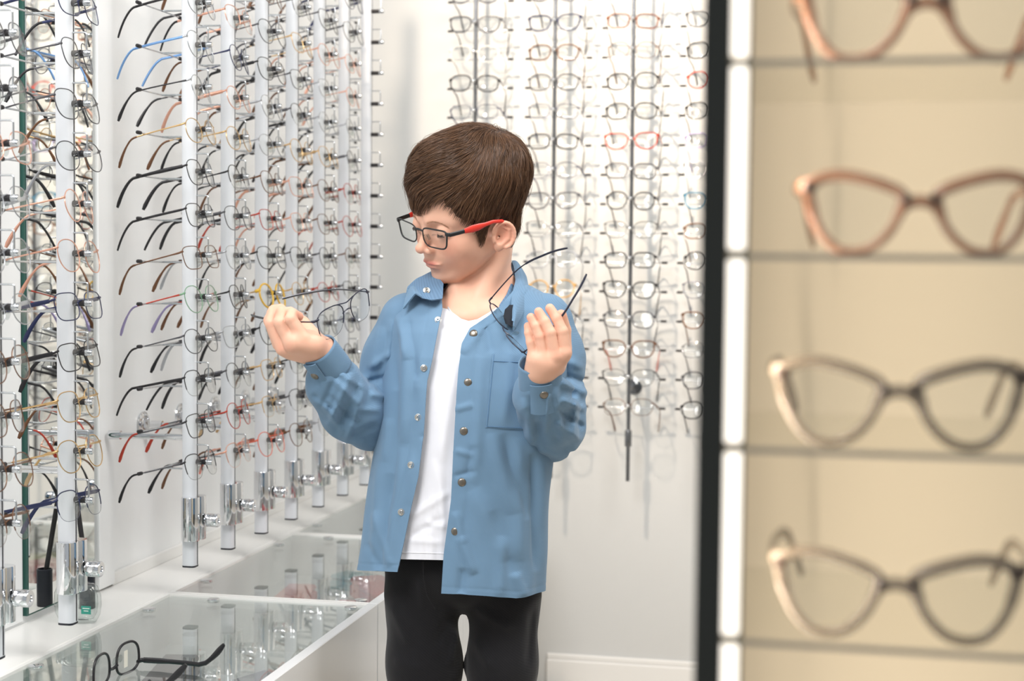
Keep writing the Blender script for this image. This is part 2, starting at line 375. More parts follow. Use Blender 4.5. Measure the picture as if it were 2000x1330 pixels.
# ------------------------------------------------------------------ eyeglasses (x = width, y = back along the temples, z = up; origin at the bridge)
def outline(shape, n=40):
    P = []
    if shape == 'butterfly':
        K = [(.97, .66), (.70, .92), (.25, .98), (-.30, .84), (-.80, .62), (-.97, .42), (-.93, .10), (-.72, -.45), (-.35, -.88), (.08, -1.0), (.45, -.86), (.76, -.40), (.93, .20)]
        m = len(K)
        for i in range(n):
            t = i/n*m; j = int(t); f = t-j; p = [K[(j+q) % m] for q in (-1, 0, 1, 2)]
            c = lambda k: .5*(2*p[1][k]+(p[2][k]-p[0][k])*f+(2*p[0][k]-5*p[1][k]+4*p[2][k]-p[3][k])*f*f+(3*p[1][k]-p[0][k]-3*p[2][k]+p[3][k])*f**3)
            P.append((c(0)*.0278, c(1)*.0228))
        return P
    for i in range(n):
        t = 2*math.pi*i/n; c, s = math.cos(t), math.sin(t)
        if shape == 'rect': a, b, e = .0265, .0200, .60
        elif shape == 'soft': a, b, e = .0265, .0220, .74
        elif shape == 'oval': a, b, e = .0258, .0212, .90
        elif shape == 'round': a, b, e = .0245, .0235, 1.0
        elif shape == 'pantos': a, b, e = .0252, .0235, .88
        elif shape == 'cat': a, b, e = .0275, .0220, .84
        elif shape == 'aviator': a, b, e = .0275, .0220, .74
        elif shape == 'slim': a, b, e = .0258, .0178, .88
        x = a*math.copysign(abs(c)**e, c); z = b*math.copysign(abs(s)**e, s)
        q = z/b
        if shape in ('pantos', 'soft', 'round'): x *= 1+0.07*q
        if shape == 'rect': x *= 1+0.05*q
        if shape == 'cat':
            x *= 1+0.12*q; z += 0.0075*max(0, x/a)**2*(1 if q > -0.2 else .3)
        if shape == 'aviator':
            x = x*(1+0.13*q)-0.004*q*(-1)*0; z *= 1.0; x += 0.0035*(-q)*(-1) if False else 0.003*(-q if q < 0 else 0)
        P.append((x, z))
    return P
def yface(x): return 1.5*x*x
def gl_meshes(shape, kind, tstyle='metal'):
    """meshes of one style: kind = wire | half | plastic"""
    ol = outline(shape); a = max(p[0] for p in ol); cx = a+(0.0095 if shape != 'butterfly' else .0092)
    zc = -0.009 if shape == 'butterfly' else (-0.005 if kind != 'plastic' else -0.007)
    fr = MB(); lens = []
    rw = {'wire': .00085, 'half': .00072, 'plastic': .0019, 'thick': .0054}[kind]
    for s in (-1, 1):
        pts = [(s*(cx+x), yface(cx+x)-0.001, z+zc) for x, z in ol]
        if kind == 'half':
            top = [p for p, (x, z) in zip(pts, ol)]
            n = len(top); seq = [top[i % n] for i in range(-2, n//2+3)]
            fr.tube(seq, rw*1.25, 6)
            seq2 = [top[i % n] for i in range(n//2+2, n-1)]; fr.tube(seq2, 0.00028, 5)
        elif kind == 'thick':
            fr.tube(pts, [(0.0028, rw*(1.25 if z > 0 else .85)*.62) for x, z in ol], 10, closed=True)
        elif kind == 'plastic': fr.tube(pts, (lambda r_: [(r_, r_)]*len(pts))(rw), 8, closed=True)
        else: fr.tube(pts, rw, 6, closed=True)
        # lens slab, slightly domed
        L = MB(); n = len(ol); V = []; Fc = []
        for side in (0, 1):
            for ring in (0.985, 0.6):
                for (x, z) in ol:
                    V.append((s*(cx+x*ring), yface(cx+x)-0.001*1+(0.0007 if side else -0.0007)-0.0012*(1-ring*ring), z*ring+zc))
            V.append((s*cx, yface(cx)-0.001+(0.0007 if side else -0.0007)-0.0012, zc))
        st = 2*n+1
        for side in (0, 1):
            o = side*st
            for i in range(n):
                j = (i+1) % n
                q1 = (o+i, o+j, o+n+j, o+n+i); q2 = (o+n+i, o+n+j, o+2*n)
                if (side == 1) != (s == -1): q1 = q1[::-1]; q2 = q2[::-1]
                Fc += [q1, q2]
        for i in range(n):
            j = (i+1) % n; q = (i, st+i, st+j, j); Fc.append(q if s == 1 else q[::-1])
        L.add(V, Fc); lens.append(L.mesh('lens', True, 40))
    # bridge
    gx = cx-a
    if kind in ('wire', 'half'):
        fr.tube([(-gx-.0012, 0.0, zc+.004), (-gx*.6, -.0016, zc+.0070), (0, -.0022, zc+.0078), (gx*.6, -.0016, zc+.0070), (gx+.0012, 0.0, zc+.004)], 0.00105, 6)
        if shape == 'aviator': fr.tube([(-gx-.011, 0.0003, zc+.0205), (-gx*.6, -.001, zc+.0180), (0, -.0015, zc+.0176), (gx*.6, -.001, zc+.0180), (gx+.011, 0.0003, zc+.0205)], 0.0009, 6)
    else:
        q = .0021 if kind == 'plastic' else .0036
        fr.tube([(-gx-.001, 0.0, zc+.004), (-gx*.5, -.0012, zc+.0066), (0, -.0018, zc+.0074), (gx*.5, -.0012, zc+.0066), (gx+.001, 0.0, zc+.004)], [(q, q*1.1)]*5, 8)
    # end pieces
    W = cx+a; yw = yface(W)-0.001; zh = zc+({'cat': .0165, 'butterfly': .0165}.get(shape, .0105)); 
    xo = max(x for x, z in ol if z > 0)+cx
    for s in (-1, 1):
        e = .0012 if kind in ('wire', 'half') else .0024
        fr.tube([(s*(xo-.0035), yw-.0006, zh+.0015), (s*(W+.0022), yw-.0002, zh+.001), (s*(W+.0040), yw+.0025, zh+.0002), (s*(W+.0042), yw+.006, zh)], [(e*.9, e*1.4)]*4, 8, ref=(0, 0, 1))
    # nose pads with arms
    pads = []; 
    for s in (-1, 1):
        p = MB()
        p.tube([(s*(gx-.0002), .0005, zc-.001), (s*(gx-.0005), .005, zc-.0005), (s*(gx-.0018), .0062, zc-.004)], .00045, 5)
        c = Vector((s*(gx-.0024), .0065, zc-.0065)); n = 10; A = Vector((s*.25, -.35, .9)).normalized()
        X = A.cross(Vector((1, 0, 0))).normalized()
        V = []
        for lay in (-.0006, .0006):
            for k in range(n):
                th = 2*math.pi*k/n; V.append(c+A*(.0062*math.cos(th))+X*(.0034*math.sin(th))+A.cross(X)*lay)
        p.add(V, [tuple(range(n)), tuple(range(n, 2*n))[::-1]]+[(k, k+n, (k+1) % n+n, (k+1) % n) for k in range(n)])
        pads.append(p.mesh('nose_pad', True, 50))
    # temples
    tm = []; tp = []
    for s in (-1, 1):
        x0 = W+.0042; y0 = yw+.005
        def path(a0, a1, m=7, drop=.0):
            o = []
            for i in range(m):
                q = a0+(a1-a0)*i/(m-1)
                x = x0+.0035*math.sin(math.pi*min(q/.1, 1))-.010*max(0, (q-.06)/.085)**2
                if tstyle == 'held':
                    w_ = max(0, (q-.05)/.093); o.append((s*(x0+.004*math.sin(math.pi*min(q/.1, 1))-.030*w_**1.8), y0+q-.012*w_**2, zh-.007*w_**1.6)); continue
                y = y0+q-(.25*max(0, q-.098)); z = zh-.42*max(0, q-.090)-6.5*max(0, q-.090)**2
                if tstyle == 'acetate': z = zh-.47*max(0, q-.092)-4.2*max(0, q-.092)**2
                o.append((s*x, y, z))
            return o
        T = MB(); E = MB()
        if tstyle == 'metal':
            T.tube(path(0, .088), [(.0007, .0017)]+[(.0006, .0012)]*5+[(.0006, .0010)], 6, ref=(0, 0, 1))
            E.tube(path(.082, .143, 12), [(.0011, .0016)]+[(.0013, .0018)]*5+[(.0014, .0022+.0003*i) for i in range(5)]+[(.0012, .0022)], 8, ref=(0, 0, 1))
        elif tstyle == 'broad':
            T.tube(path(0, .060), [(.0013, .0030)]*2+[(.0012, .0034)]*3+[(.0012, .0028)]*2, 8, ref=(0, 0, 1))
            E.tube(path(.056, .143, 14), [(.0013, .0026)]*6+[(.0014, .0025+.0002*i) for i in range(7)]+[(.0012, .0026)], 8, ref=(0, 0, 1))
        elif tstyle == 'held':
            T.tube(path(0, .078, 9), [(.0008, .0012)]*9, 6, ref=(0, 0, 1))
            E.tube(path(.072, .146, 16), [(.0014, .0018)]*14+[(.0014, .0019), (.0011, .0014)], 8, ref=(0, 0, 1))
        elif tstyle == 'sleek':
            T.tube(path(0, .088), [(.0009, .0021)]*7, 6, ref=(0, 0, 1))
            E.tube(path(.084, .143, 12), [(.0015, .0021)]*11+[(.0012, .0018)], 8, ref=(0, 0, 1))
        else:   # acetate
            T.tube(path(0, .10, 9), [(.0019, .0042)]*3+[(.0018, .0034)]*6, 8, ref=(0, 0, 1))
            E.tube(path(.098, .143, 9), [(.0018, .0034)]*3+[(.0018, .0038), (.0018, .0042), (.0018, .0046), (.0018, .0046), (.0017, .004), (.0012, .0026)], 8, ref=(0, 0, 1))
        tm.append(T.mesh('temple', True, 50)); tp.append(E.mesh('temple_tip', True, 50))
    return dict(frame=fr.mesh('frame', True, 50), lens=lens, pads=pads, temples=tm, tips=tp, W=W)
_gm = {}
def gmesh(*k):
    if k not in _gm: _gm[k] = gl_meshes(*k)
    return _gm[k]
def fm(name, rgb, metal=0.6, rough=0.3): return mat('frame_'+name, lin(rgb), rough, metal=metal, noise=(200, 0.03))
FM = {'black': fm('black', (34, 33, 36), .1, .35), 'gunmetal': fm('gunmetal', (92, 92, 96), .7), 'silver': fm('silver', (176, 178, 182), .8), 'gold': fm('gold', (205, 170, 120), .8),
      'rose gold': fm('rose_gold', (222, 168, 146), .7), 'brown': fm('brown', (112, 78, 56), .4), 'navy': fm('navy', (44, 50, 84), .3), 'blue': fm('blue', (110, 150, 200), .3),
      'red': fm('red', (178, 62, 46), .3), 'coral': fm('coral', (226, 112, 88), .2), 'yellow': fm('yellow', (226, 180, 62), .2), 'green': fm('green', (120, 160, 130), .3),
      'lilac': fm('lilac', (150, 140, 178), .4), 'amber': fm('amber', (206, 160, 86), .1), 'clear': fm('clear', (222, 220, 214), .0, .15), 'teal': fm('teal', (60, 120, 150), .3),
      'tortoise': mat('frame_tortoise', lin(124, 72, 46), .2, noise=(160, .6))}
M_pad = clear('pad_silicone', (0.86, 0.88, 0.87, 1), 0.1, 1.45)
def eyeglasses(label, col, tip, shape, kind, tstyle, loc, rot, group, name='eyeglasses', tcol=None, pads=True, cat='eyeglasses'):
    g = gmesh(shape, kind, tstyle)
    t = thing(name, label, cat, loc, rot, group)
    link('frame', g['frame'], FM[col], t)
    for l in g['lens']: link('lens', l, M_lens, t)
    if pads and kind in ('wire', 'half', 'plastic'):
        for p in g['pads']: link('nose_pad', p, M_pad, t)
    for a, b in zip(g['temples'], g['tips']):
        q = link('temple', a, FM[tcol or col], t); link('temple_tip', b, FM[tip], q)
    return t
SHN = {'rect': 'rectangular', 'soft': 'softly squared', 'oval': 'oval', 'round': 'round', 'pantos': 'rounded', 'cat': 'cat-eye', 'aviator': 'aviator', 'slim': 'narrow'}
# named looks, bottom row (k=-5) upwards: colour, tip, shape, kind, temples, temple colour
P0 = [('navy', 'navy', 'soft', 'half', 'broad', None), ('gold', 'gold', 'pantos', 'wire', 'metal', None), ('gold', 'brown', 'soft', 'wire', 'metal', None), ('black', 'black', 'rect', 'wire', 'broad', None),
      ('navy', 'navy', 'rect', 'wire', 'broad', None), ('rose gold', 'rose gold', 'pantos', 'wire', 'metal', None), ('rose gold', 'rose gold', 'round', 'wire', 'metal', None), ('gunmetal', 'silver', 'oval', 'wire', 'metal', 'silver'),
      ('gunmetal', 'brown', 'soft', 'wire', 'metal', None), ('gunmetal', 'black', 'soft', 'wire', 'metal', None), ('navy', 'black', 'rect', 'wire', 'sleek', None), ('black', 'black', 'soft', 'wire', 'sleek', None), ('gold', 'brown', 'oval', 'wire', 'metal', None)]
P1 = [('black', 'black', 'soft', 'half', 'metal', 'gunmetal'), ('black', 'red', 'rect', 'wire', 'metal', 'gunmetal'), ('black', 'black', 'soft', 'half', 'sleek', None), ('gunmetal', 'black', 'oval', 'wire', 'metal', None),
      ('green', 'lilac', 'pantos', 'wire', 'metal', 'red'), ('brown', 'brown', 'rect', 'wire', 'metal', None), ('black', 'black', 'rect', 'wire', 'sleek', None), ('black', 'black', 'soft', 'wire', 'broad', None),
      ('gold', 'brown', 'oval', 'wire', 'metal', None), ('silver', 'black', 'oval', 'half', 'metal', 'black'), ('silver', 'blue', 'pantos', 'wire', 'sleek', 'blue'), ('silver', 'black', 'oval', 'wire', 'sleek', 'black'), ('brown', 'brown', 'soft', 'wire', 'metal', None)]
C_ = ['black', 'gunmetal', 'silver', 'gold', 'rose gold', 'brown', 'gunmetal', 'black', 'silver', 'gunmetal', 'gold', 'silver', 'rose gold', 'navy', 'brown', 'red']
NUM = {1: 'bottom row'}
for i, y in enumerate(POLES[:-1]):
    for k in range(-5, kmax(y)+1):
        if i == 1 and k+5 < len(P0): c, tip, sh, kd, ts, tc = P0[k+5]
        elif i == 2 and k+5 < len(P1): c, tip, sh, kd, ts, tc = P1[k+5]
        elif i == 4 and k == -5: c, tip, sh, kd, ts, tc = 'coral', 'coral', 'pantos', 'wire', 'metal', None
        elif i == 4 and k == -1: c, tip, sh, kd, ts, tc = 'yellow', 'brown', 'round', 'plastic', 'metal', 'gold'
        else:
            c = R.choice(C_); tip = R.choice([c, 'black', 'brown', 'black', c]); sh = R.choice(['rect', 'soft', 'oval', 'pantos', 'round', 'soft', 'pantos']); kd = R.choice(['wire', 'wire', 'wire', 'half']); ts = R.choice(['metal', 'metal', 'broad', 'sleek']); tc = None
        row = k+6
        lb = f"{c} {SHN[sh]} eyeglasses, {ORD[row]} from the bottom on the {PLAB[i]}"
        yaw = R.uniform(-.07, .07) + (0.10 if R.random() < .2 else 0)
        eyeglasses(lb, c, tip, sh, kd, ts, (XP+0.0235, y+R.uniform(-.002, .002), zrow(k)+0.0012), (math.radians(-13+R.uniform(-1.5, 1.5)), R.uniform(-.03, .03), math.radians(90)+yaw), 'eyeglasses on the left wall poles', tcol=tc)
CB = ['black', 'gunmetal', 'brown', 'black', 'gunmetal', 'navy', 'black', 'brown', 'silver']
for i, x in enumerate(RODX):
    for k in range(-1, 14):
        if i == 0 and k > 3: continue
        c = R.choice(CB); sh = R.choice(['cat', 'soft', 'pantos', 'rect', 'soft', 'cat']); kd = R.choice(['plastic', 'plastic', 'wire'])
        tip = c
        if i == 1 and k == 9: c = tip = 'amber'; sh, kd = 'round', 'plastic'
        if i == 2 and k == 4: c, tip, sh, kd = 'red', 'gunmetal', 'cat', 'plastic'
        if i == 2 and k == 0: c, tip = 'tortoise', 'gunmetal'
        if i == 1 and k == 0: c, tip, sh, kd = 'navy', 'black', 'cat', 'plastic'
        if i == 3 and k == 2: c, tip = 'red', 'black'
        if i == 3 and k == 4: c, tip = 'lilac', 'lilac'
        if i == 3 and k == 6: c, tip = 'teal', 'gunmetal'
        if i == 0 and k == 1: c, tip = 'clear', 'clear'
        if i == 2 and k == 11: tip = 'coral'
        lb = f"{c} {SHN[sh]} eyeglasses, {ORD[14-k]} from the bottom on the {['first', 'second', 'third', 'fourth'][i]} back wall rod"
        if i == 0: lb = f"{c} {SHN[sh]} eyeglasses above the boy, {['topmost', 'second', 'third', 'fourth', 'fifth'][k+1]} on the leftmost back wall rod"
        eyeglasses(lb, c, tip, sh, kd, R.choice(['metal', 'sleek', 'broad']), (x, YR-0.0125, zr(k)+0.001), (math.radians(-19+R.uniform(-2, 2)), R.uniform(-.03, .03), R.uniform(-.06, .06)), 'eyeglasses on the back wall rods')
# black pair lying on the near glass lid
p = rayZ(285, 1300, ZC)
g = eyeglasses('black plastic eyeglasses with a white sticker lying on the near glass counter lid', 'black', 'black', 'soft', 'plastic', 'acetate', (0, 0, 0), (0, 0, 0), None)
g.location = rayZ(222, 1306, ZC+.0095); g.rotation_euler = Matrix(((0.06, .998, 0), (.998, -.06, 0), (0, 0, -1))).to_euler()
st_ = MB().box((0.028, 0.0005, -0.018), (0.038, 0.0009, 0.006)).build('price_sticker', mat('sticker', lin(232, 226, 214), .5), g, smooth=False)
st_['label'] = 'white paper sticker on the lens'
# ------------------------------------------------------------------ lens-cleaner bottle and leaning black stick
t = thing('glass_bottle', 'rounded clear glass bottle with a green label on the counter ledge by the mirror', 'bottle', rayZ(152, 1214, ZC))
M_acr = clear('acrylic', (0.95, 0.97, 0.965, 1), 0.03, 1.5, 1.3)
prof = [(0.0001, 0), (0.027, 0), (0.032, 0.002), (0.0385, 0.014), (0.0405, 0.030), (0.0395, 0.046), (0.034, 0.059), (0.028, 0.0625), (0.0001, 0.063)]
SQ = Matrix.Diagonal((1.0, 0.5, 1.0, 1))
MB().lathe(prof, (0, 0, 0), 32, SQ).build('bottle_body', M_acr, t)
MB().lathe([(r*.86 if r > .001 else r, z*.86+.005) for r, z in prof], (0, 0, 0), 32, SQ).build('inner_wall', M_acr, t)
pm = MB().box((0.0165, -0.0205, 0.018), (0.0330, -0.0198, 0.031)).build('paper_label', mat('label_green', lin(58, 160, 142), .5), t, smooth=False); pm['label'] = 'small green label'
for (a, b, z) in ((0.019, 0.031, 0.0265), (0.021, 0.029, 0.0225)):
    MB().box((a, -0.0208, z), (b, -0.02055, z+0.0015)).build('print_line', mat('label_print', lin(228, 240, 236), .5), pm, smooth=False)
t = thing('stick_holder', 'black stick standing in a short black cup, leaning on the mirror', 'stand', (-1.222, 2.385, ZC))
MB().lathe([(0.0001, 0), (0.0125, 0), (0.013, 0.001), (0.013, 0.062), (0.011, 0.063), (0.0105, 0.056), (0.0001, 0.056)], (0, 0, 0), 24).build('cup', M_cap, t)
MB().tube([(0.003, 0.001, 0.03), (-0.030, 0.008, 0.23)], 0.0042, 12).build('stick', M_blackr, t)
# ------------------------------------------------------------------ lit cabinet on the right
YF = 0.858
Pl = rayY(1401, 120, YF); X0 = Pl.x-0.0076; X1 = Pl.x+0.0070
Xc = 0.62; YK = 1.075
t = thing('display_cabinet', 'black framed lit display cabinet with glass shelves in the right foreground', 'cabinet', (X0, YF, 0))
M_dark = mat('black_anodised', lin(38, 40, 36), .35, metal=.2)
M_cream = mat('cream_back_panel', lin(222, 209, 184), .55, noise=(4, .02))
o_ = Vector((X0, YF, 0))
def L(m, lo, hi, bev=0): return m.box(Vector(lo)-o_, Vector(hi)-o_, bev)
m = MB(); L(m, (X0, YF, 0), (X1, YK+0.02, 2.3), .0008); m.build('side_post', M_dark, t, smooth=False)
m = MB(); L(m, (Xc, YF, 0), (Xc+.014, YK+0.02, 2.3), .0008); m.build('side_post', M_dark, t, smooth=False)
m = MB(); L(m, (X1, YK, 0), (Xc, YK+0.02, 2.3)); m.build('back_panel', M_cream, t, smooth=False)
m = MB(); L(m, (X1, YF, 0), (Xc, YK, 0.08)); m.build('plinth', M_dark, t, smooth=False)
m = MB(); L(m, (X1, YF, 2.28), (Xc, YK, 2.3)); m.build('top_panel', M_dark, t, smooth=False)
M_led = mat('led_diffuser', lin(255, 246, 232), .4, emit=((1, 0.93, 0.82, 1), 1.25))
zs = []
for ysh in (-262, 118, 496, 874, 1250, 1625): zs.append(rayY(1470, ysh, YF+0.004).z)
zl = [0.08]+sorted(zs)+[2.28]
for a, b in zip(zl[:-1], zl[1:]):
    m = MB(); L(m, (X1, YF+0.002, a+0.0022), (X1+0.0092, YF+0.012, b-0.0032), .001); m.build('light_strip', M_led, t, smooth=False)
M_shelf = clear('shelf_glass', (0.965, 0.965, 0.955, 1), .4, 1.5, .015)
M_shedge = mat('shelf_edge', lin(158, 150, 134), .35)
for z in zs:
    m = MB(); L(m, (X1+0.0005, YF+0.0045, z-0.0028), (Xc-0.001, YK-0.002, z), .0006); s_ = m.build('glass_shelf', M_shelf, t, smooth=False)
    m = MB(); L(m, (X1+0.0005, YF+0.0035, z-0.003), (Xc-0.001, YF+0.0043, z+0.0002)); m.build('front_edge', M_shedge, s_, smooth=False)
l = bpy.data.lights.new('strip_light', 'AREA'); l.shape = 'RECTANGLE'; l.size = 0.012; l.size_y = 2.0; l.energy = 3.2; l.color = (1, .88, .75)
lo = bpy.data.objects.new('strip_light', l); COL.objects.link(lo); lo.location = (X1+0.016, YF+0.02, 1.15)
lo.rotation_euler = Matrix(((0, 0, -1), (0, 1, 0), (1, 0, 0))).to_euler()
lz = -Vector((0.9, 0.40, 0)).normalized(); ly = Vector((0, 0, 1)); lo.rotation_euler = Matrix((ly.cross(lz), ly, lz)).transposed().to_euler()
def champ(name, c, a, amt):
    m = mat(name, c, .18, noise=(30, amt), coat=.3); return m
FM['champagne'] = champ('frame_champagne', lin(124, 111, 95), .5, .12)
FM['champagne'].node_tree.nodes['Principled BSDF'].inputs['Alpha'].default_value = 0.66
FM['dark hinge'] = mat('frame_dark_hinge', lin(60, 48, 40), .3)
FM['blush'] = champ('frame_blush', lin(160, 116, 90), .5, .3); FM['blush'].node_tree.nodes['Principled BSDF'].inputs['Alpha'].default_value = 0.7
me_rivet = None
for (bx, by, sh_y, rz, sc, c, lb) in [
        (1810, 8, 118, 0.02, 1.0, 'blush', 'blush translucent cat-eye eyeglasses on the topmost visible cabinet shelf'),
        (1797, 388, 496, 0.03, .93, 'blush', 'translucent cat-eye eyeglasses with brown corners, on the second cabinet shelf from the top'),
        (1757, 752, 874, 0.0, 1.0, 'champagne', 'champagne cat-eye eyeglasses on the third cabinet shelf from the top'),
        (1752, 1112, 1250, -0.03, 1.0, 'champagne', 'champagne eyeglasses on the lowest visible cabinet shelf')]:
    P_ = rayY(bx, by, YF+0.022)
    zsh = rayY(1470, sh_y, YF+0.004).z
    g = eyeglasses(lb, c, c, 'butterfly', 'thick', 'acetate', (P_.x, YF+0.022, 0), (0, 0, rz), 'eyeglasses in the lit cabinet')
    g.scale = (sc, sc, sc)
    g.location.z = zsh+0.0335*sc
    for s in (-1, 1):
        MB().box((s*.0080-.0024, -.0062, -.0035), (s*.0080+.0024, -.0030, .0025), .0008).build('bridge_plate', FM['dark hinge'], g, smooth=False)['label'] = 'dark bridge accent'
        MB().box((s*.0640-.0035, .0010, .0035), (s*.0640+.0035, .0095, .0095), .001).build('corner_plate', FM['dark hinge'], g, smooth=False)['label'] = 'dark corner accent'
# ------------------------------------------------------------------ the boy: sculpted as distance fields in "front space"
# front space: x right, y up, z towards the viewer, metres, about a point 2.35 m from the camera
FS = Matrix((rgt, up, -fwd)).transposed().to_4x4(); FS.translation = CAM+2.35*fwd
FSI = FS.inverted()
def C(px, py, z=0.0):
    d = 2.35-z
    return np.array([(px-1000)/F*d, (665-py)/F*d, z])
def ell(P, c, r, Rm=None):
    q = P-c
    if Rm is not None: q = q@Rm
    r = np.asarray(r, float); a = np.linalg.norm(q/r, axis=1); b = np.linalg.norm(q/(r*r), axis=1)
    return a*(a-1)/(b+1e-9)
def cap(P, a, b, ra, rb=None):
    rb = ra if rb is None else rb
    a = np.asarray(a, float); b = np.asarray(b, float); d = b-a
    t = np.clip((P-a)@d/max(d@d, 1e-12), 0, 1)
    return np.linalg.norm(P-a-t[:, None]*d, axis=1)-(ra+(rb-ra)*t)
def chain(P, pts, rs, k=0.002):
    d = None
    for i in range(len(pts)-1):
        e = cap(P, pts[i], pts[i+1], rs[i], rs[i+1]); d = e if d is None else smin(d, e, k)
    return d
def smin(a, b, k):
    h = np.clip(.5+.5*(b-a)/k, 0, 1); return b*(1-h)+a*h-k*h*(1-h)
def smax(a, b, k): return -smin(-a, -b, k)
def iso(fn, lo, hi, h, far=1.15):
    """sparse surface nets: returns vertices, quads"""
    Bn = 8; S = Bn*h; lo = np.asarray(lo, float); hi = np.asarray(hi, float)
    nb = np.ceil((hi-lo)/S).astype(int)
    g = np.stack(np.meshgrid(*[np.arange(n) for n in nb], indexing='ij'), -1).reshape(-1, 3)
    d = fn(lo+(g+.5)*S); g = g[np.abs(d) < S*far]
    o = np.arange(Bn+1); loc = np.stack(np.meshgrid(o, o, o, indexing='ij'), -1).reshape(-1, 3)
    NY, NZ = int(nb[1]*Bn+2), int(nb[2]*Bn+2)
    K = []; V = []; Q = []
    for s in range(0, len(g), 700):
        gb = g[s:s+700]; I = gb[:, None, :]*Bn+loc[None]
        D = fn((lo+I.reshape(-1, 3)*h)).reshape(len(gb), Bn+1, Bn+1, Bn+1)
        sg = D < 0
        cor = [(i, j, k) for i in (0, 1) for j in (0, 1) for k in (0, 1)]
        c = lambda A, q: A[:, q[0]:q[0]+Bn, q[1]:q[1]+Bn, q[2]:q[2]+Bn]
        cnt = sum(c(sg, q).astype(np.int8) for q in cor); act = (cnt > 0) & (cnt < 8)
        bi, i, j, k = np.nonzero(act)
        if len(bi) == 0: continue
        vals = {q: D[bi, i+q[0], j+q[1], k+q[2]] for q in cor}
        acc = np.zeros((len(bi), 3)); n = np.zeros(len(bi))
        for a in cor:
            for ax in range(3):
                if a[ax] == 0:
                    b = list(a); b[ax] = 1; b = tuple(b)
                    va, vb = vals[a], vals[b]; m = (va < 0) != (vb < 0)
                    t = np.where(m, va/(va-vb+1e-20), 0)
                    p = np.array(a, float)[None].repeat(len(bi), 0); p[:, ax] += t
                    acc += p*m[:, None]; n += m
        base = gb[bi]*Bn+np.stack([i, j, k], 1)
        V.append(lo+(base+acc/n[:, None])*h); K.append((base[:, 0]*NY+base[:, 1])*NZ+base[:, 2])
        for ax in range(3):
            u = [0, 0, 0]; u[ax] = 1; v0 = vals[(0, 0, 0)]; v1 = vals[tuple(u)]
            m = (v0 < 0) != (v1 < 0); bs = base[m]; ins = (v0 < 0)[m]
            a1, a2 = (ax+1) % 3, (ax+2) % 3
            e1 = np.zeros(3, int); e1[a1] = 1; e2 = np.zeros(3, int); e2[a2] = 1
            q = np.stack([bs-e1-e2, bs-e2, bs, bs-e1], 1)
            q[~ins] = q[~ins][:, ::-1]
            Q.append((q[..., 0]*NY+q[..., 1])*NZ+q[..., 2])
    K = np.concatenate(K); V = np.concatenate(V); Q = np.concatenate(Q)
    od = np.argsort(K); Ks = K[od]; ix = np.clip(np.searchsorted(Ks, Q), 0, len(Ks)-1)
    ok = (Ks[ix] == Q).all(1)
    return V, od[ix[ok]]
def np_mesh(name, V, Fq, M=None, smooth=True):
    V = np.asarray(V, float)
    if M is not None:
        A = np.array(M); V = V@A[:3, :3].T+A[:3, 3]
    me = bpy.data.meshes.new(name); me.from_pydata(V.tolist(), [], np.asarray(Fq).tolist()); me.update()
    if smooth: shade(me)
    return me
def wob(P, f, seed=0):
    r = np.random.RandomState(seed); s = 0
    for i in range(5):
        k = r.normal(size=3)*f*(1+.35*i); s = s+np.sin(P@k+r.uniform(0, 6.3)+1.3*np.sin(P@(r.normal(size=3)*f*.6)+i))/(1+.5*i)
    return s/2.6
def to_px(P):
    d = 2.35-P[:, 2]; return np.stack([1000+F*P[:, 0]/d, 665-F*P[:, 1]/d], 1)
# ---- head frame
psi, phi, rho = math.radians(55), math.radians(18), math.radians(13.5)
Rr = np.array([[math.cos(rho), math.sin(rho), 0], [-math.sin(rho), math.cos(rho), 0], [0, 0, 1]])
Rp = np.array([[1, 0, 0], [0, math.cos(phi), -math.sin(phi)], [0, math.sin(phi), math.cos(phi)]])
Ry_ = np.array([[math.cos(psi), 0, -math.sin(psi)], [0, 1, 0], [math.sin(psi), 0, math.cos(psi)]])
RH = Ry_@Rp@Rr; OH = C(913, 411, 0.0)
def h2f(p): return RH@np.asarray(p, float)+OH
def f2h(P): return (P-OH)@RH
def rotx(a): c, s = math.cos(a), math.sin(a); return np.array([[1, 0, 0], [0, c, -s], [0, s, c]])
def roty(a): c, s = math.cos(a), math.sin(a); return np.array([[c, 0, s], [0, 1, 0], [-s, 0, c]])
def rotz(a): c, s = math.cos(a), math.sin(a); return np.array([[c, -s, 0], [s, c, 0], [0, 0, 1]])
EYE = (0.0315, -0.0075, 0.0640)
A = lambda *v: np.array(v, float)
def headbase(P, X):
    d = ell(P, A(0, .041, -.012), (.0720, .0725, .0880))
    d = smin(d, ell(X, A(0, .012, .030), (.062, .055, .050)), .02)
    d = smin(d, ell(X, A(0, -.040, .026), (.0535, .050, .0495)), .022)
    return d
